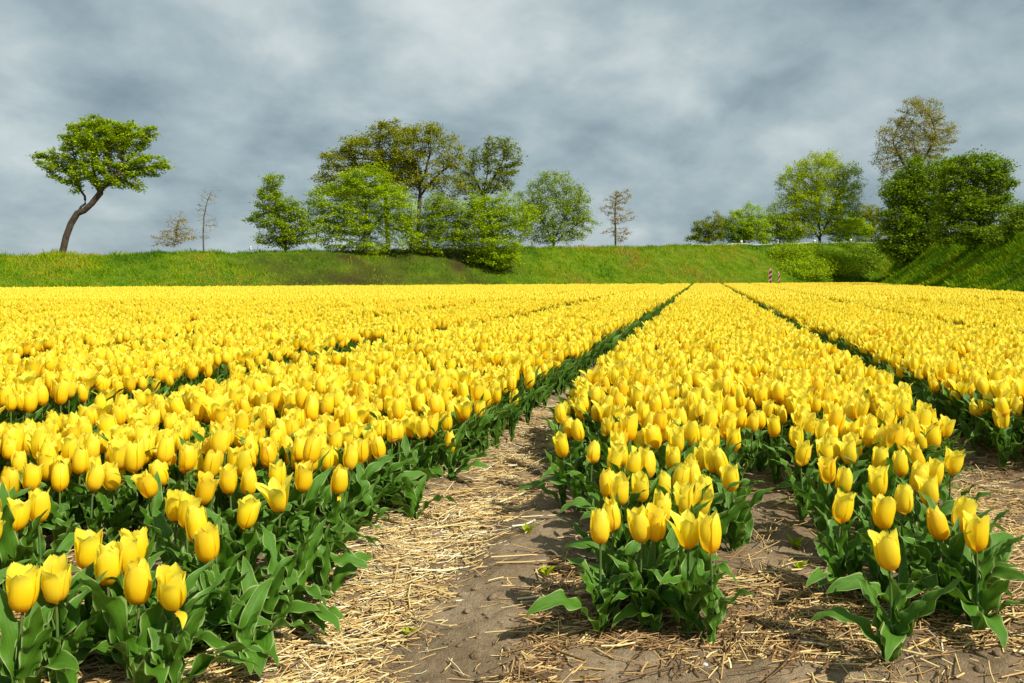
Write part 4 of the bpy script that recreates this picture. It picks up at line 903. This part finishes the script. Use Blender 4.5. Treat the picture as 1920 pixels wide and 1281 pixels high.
# ------------------------------------------------------------------ bank furniture
def bm_box_mesh(name, parts, mats):
    G = Geo()
    for (c_, s_, m_) in parts:
        V, Q = box(*c_, *s_); G.add(V, Q, m=m_)
    return G.mesh(name, mats, False)
def panel(u, depth, height, label, lean, yawv):
    x0 = (u-CX)/FPX*depth; e = link("striped_panel", None, None, label, "road marker", "red and white striped marker panels", loc=(x0, depth, float(max(bank_z(np.array(x0), np.array(depth)), 0))), rot=(0, lean, yawv))
    w, th, h = .26, .03, height; c = .05
    # rounded-top board
    prof = [(-w/2, 0), (w/2, 0), (w/2, h-c), (w/2-c, h), (-w/2+c, h), (-w/2, h-c)]
    import bmesh
    bm = bmesh.new(); f = bm.faces.new([bm.verts.new((a, -th/2, b+.15)) for a, b in prof]); r_ = bmesh.ops.extrude_face_region(bm, geom=[f]); bmesh.ops.translate(bm, vec=(0, th, 0), verts=[v_ for v_ in r_['geom'] if isinstance(v_, bmesh.types.BMVert)])
    bmesh.ops.recalc_face_normals(bm, faces=bm.faces); me = bpy.data.meshes.new("board"); bm.to_mesh(me); bm.free(); me.materials.append(M_BEIGE); link("board", me, e)
    V = []; Q = []; nst = int(h/.33)+1
    for i in range(nst):
        zb = .15+.04+i*.36; q_ = [(-w/2+.02, zb), (w/2-.02, zb+.17), (w/2-.02, zb+.40), (-w/2+.02, zb+.23)]
        q_ = [(a, min(b, .15+h-.03)) for a, b in q_]
        if q_[0][1] >= .15+h-.04: break
        b0 = len(V); V += [(a, -th/2-.003, b) for a, b in q_]; Q.append((b0, b0+1, b0+2, b0+3))
    link("stripes", make_mesh("stripes", V, Q, [M_RED], smooth=False), e)
    V, Q, _ = tube([(0, 0, .15+h), (0, 0, .15+h+.09)], .03, 8, False); link("cap", make_mesh("cap", V, Q, [M_WHITE]), e)
    V, Q, _ = tube([(0, 0, -.2), (0, 0, .16)], .03, 8, False); link("post", make_mesh("post", V, Q, [M_GALV]), e)
panel(1443, 57.0, 1.15, "taller red and white striped marker panel at the field's far edge", .06, .2)
panel(1461, 55.5, .90, "shorter red and white striped marker panel leaning beside the taller one", -.07, .75)
# guard rail
e = link("guard_rail", None, None, "long low whitish guard rail along the bank's crest before the trees", "guard rail", loc=(0, 0, 0))
pp = []
for u in np.linspace(1296, 1650, 24):
    x, y = crest_pt((u-CX)/FPX, 6.4); pp.append((float(x), float(y), float(bank_z(np.array(x), np.array(y)))+.09))
pp = np.array(pp); V = []; prof = [(-.10, 0), (-.06, .05), (-.03, .05), (0, .0), (.03, .05), (.06, .05), (.10, 0), (.10, .012), (-.10, .012)]
nrm = np.array([.47, -.8825, 0]); V = np.array([[p+nrm*b+np.array([0, 0, a]) for a, b in prof[:7]] + [p-nrm*.012+np.array([0, 0, a]) for a, b in prof[:7][::-1]] for p in pp]).reshape(-1, 3)
Q = [(i*14+j, i*14+(j+1) % 14, (i+1)*14+(j+1) % 14, (i+1)*14+j) for i in range(23) for j in range(14)]
link("rail", make_mesh("rail", V, Q, [M_PALE], smooth=False), e)
for i in range(0, 24, 2):
    V, Q = box(pp[i][0]-.03*nrm[0]*2, pp[i][1]-nrm[1]*.09, pp[i][2]-.26, .09, .09, .60); link("post", make_mesh("post", V, Q, [M_GALV], smooth=False), e)
mk = {1390: "white marker block on the guard rail above the lime bush's right", 1458: "pale framed marker block with a dark centre on the guard rail", 1527: "white marker block on the guard rail before the round tree's trunk", 1595: "rightmost white marker block on the guard rail near the dark trees"}
for u, lab in mk.items():
    x, y = crest_pt((u-CX)/FPX, 6.1); z = float(bank_z(np.array(x), np.array(y)))
    e = link("marker_block", None, None, lab, "marker", "marker blocks along the guard rail", loc=(float(x), float(y), z))
    G = Geo(); hh = .24 if u != 1458 else .30
    V, Q = box(0, 0, hh/2, .13, .12, hh); G.add(V, Q); link("post", G.mesh("post", [M_PALE], False), e)
    G = Geo(); V, Q = box(0, 0, hh+.08, .21, .12, .17); V[V[:, 2] > hh+.12, 0] *= .75; G.add(V, Q); link("head", G.mesh("head", [M_WHITE if u != 1458 else M_PALE], False), e)
    if u == 1458:
        V, Q = box(0, -.063, hh+.075, .09, .010, .09); link("recess", make_mesh("recess", V, Q, [M_DARKP], smooth=False), e)
# sign pole seen edge-on
x, y = crest_pt((1092-CX)/FPX, 6.2); z = float(bank_z(np.array(x), np.array(y)))
e = link("sign_pole", None, None, "thin grey pole with a narrow plate before the round green tree", "pole", loc=(float(x), float(y), z-.1))
V, Q, _ = tube([(0, 0, 0), (0, 0, 2.35)], .03, 8, False); link("pole", make_mesh("pole", V, Q, [M_GALV]), e)
V, Q = box(.10, 0, 1.95, .045, .30, .60); link("plate", make_mesh("plate", V, Q, [M_GALV], smooth=False), e)
V, Q = box(.055, 0, 2.05, .06, .02, .03); link("bracket", make_mesh("bracket", V, Q, [M_GALV], smooth=False), e)
def post(u, s, h, w, mat, capm, lab, name):
    x, y = crest_pt((u-CX)/FPX, s); z = float(bank_z(np.array(x), np.array(y))); e = link(name, None, None, lab, "post", loc=(float(x), float(y), z-.1))
    V, Q, T = tube([(0, 0, 0), (0, 0, h*.8), (0, 0, h)], [w, w, w*.75], 4); link("post", make_mesh("post", V, Q, [mat], smooth=False), e)
    V, Q = box(0, 0, h*.86, w*1.6, w*1.6, h*.08); link("band", make_mesh("band", V, Q, [capm], smooth=False), e)
post(470, 6.2, .50, .05, M_WHITE, M_GREYP, "small white marker post on the crest left of the conical tree", "marker_post")
post(998, 6.0, .62, .06, M_WOOD, M_GREYP, "short grey wooden post on the crest right of the light bush", "wooden_post")
x, y = crest_pt((845-CX)/FPX, 7.2); z = float(bank_z(np.array(x), np.array(y)))
e = link("utility_cabinet", None, None, "small grey utility box on the crest between the green trees", "cabinet", loc=(float(x), float(y), z-.05))
V, Q = box(0, 0, .2, .75, .4, .5); link("body", make_mesh("body", V, Q, [M_GREYP], smooth=False), e)
V, Q = box(0, 0, .48, .82, .46, .06); link("lid", make_mesh("lid", V, Q, [M_GALV], smooth=False), e)
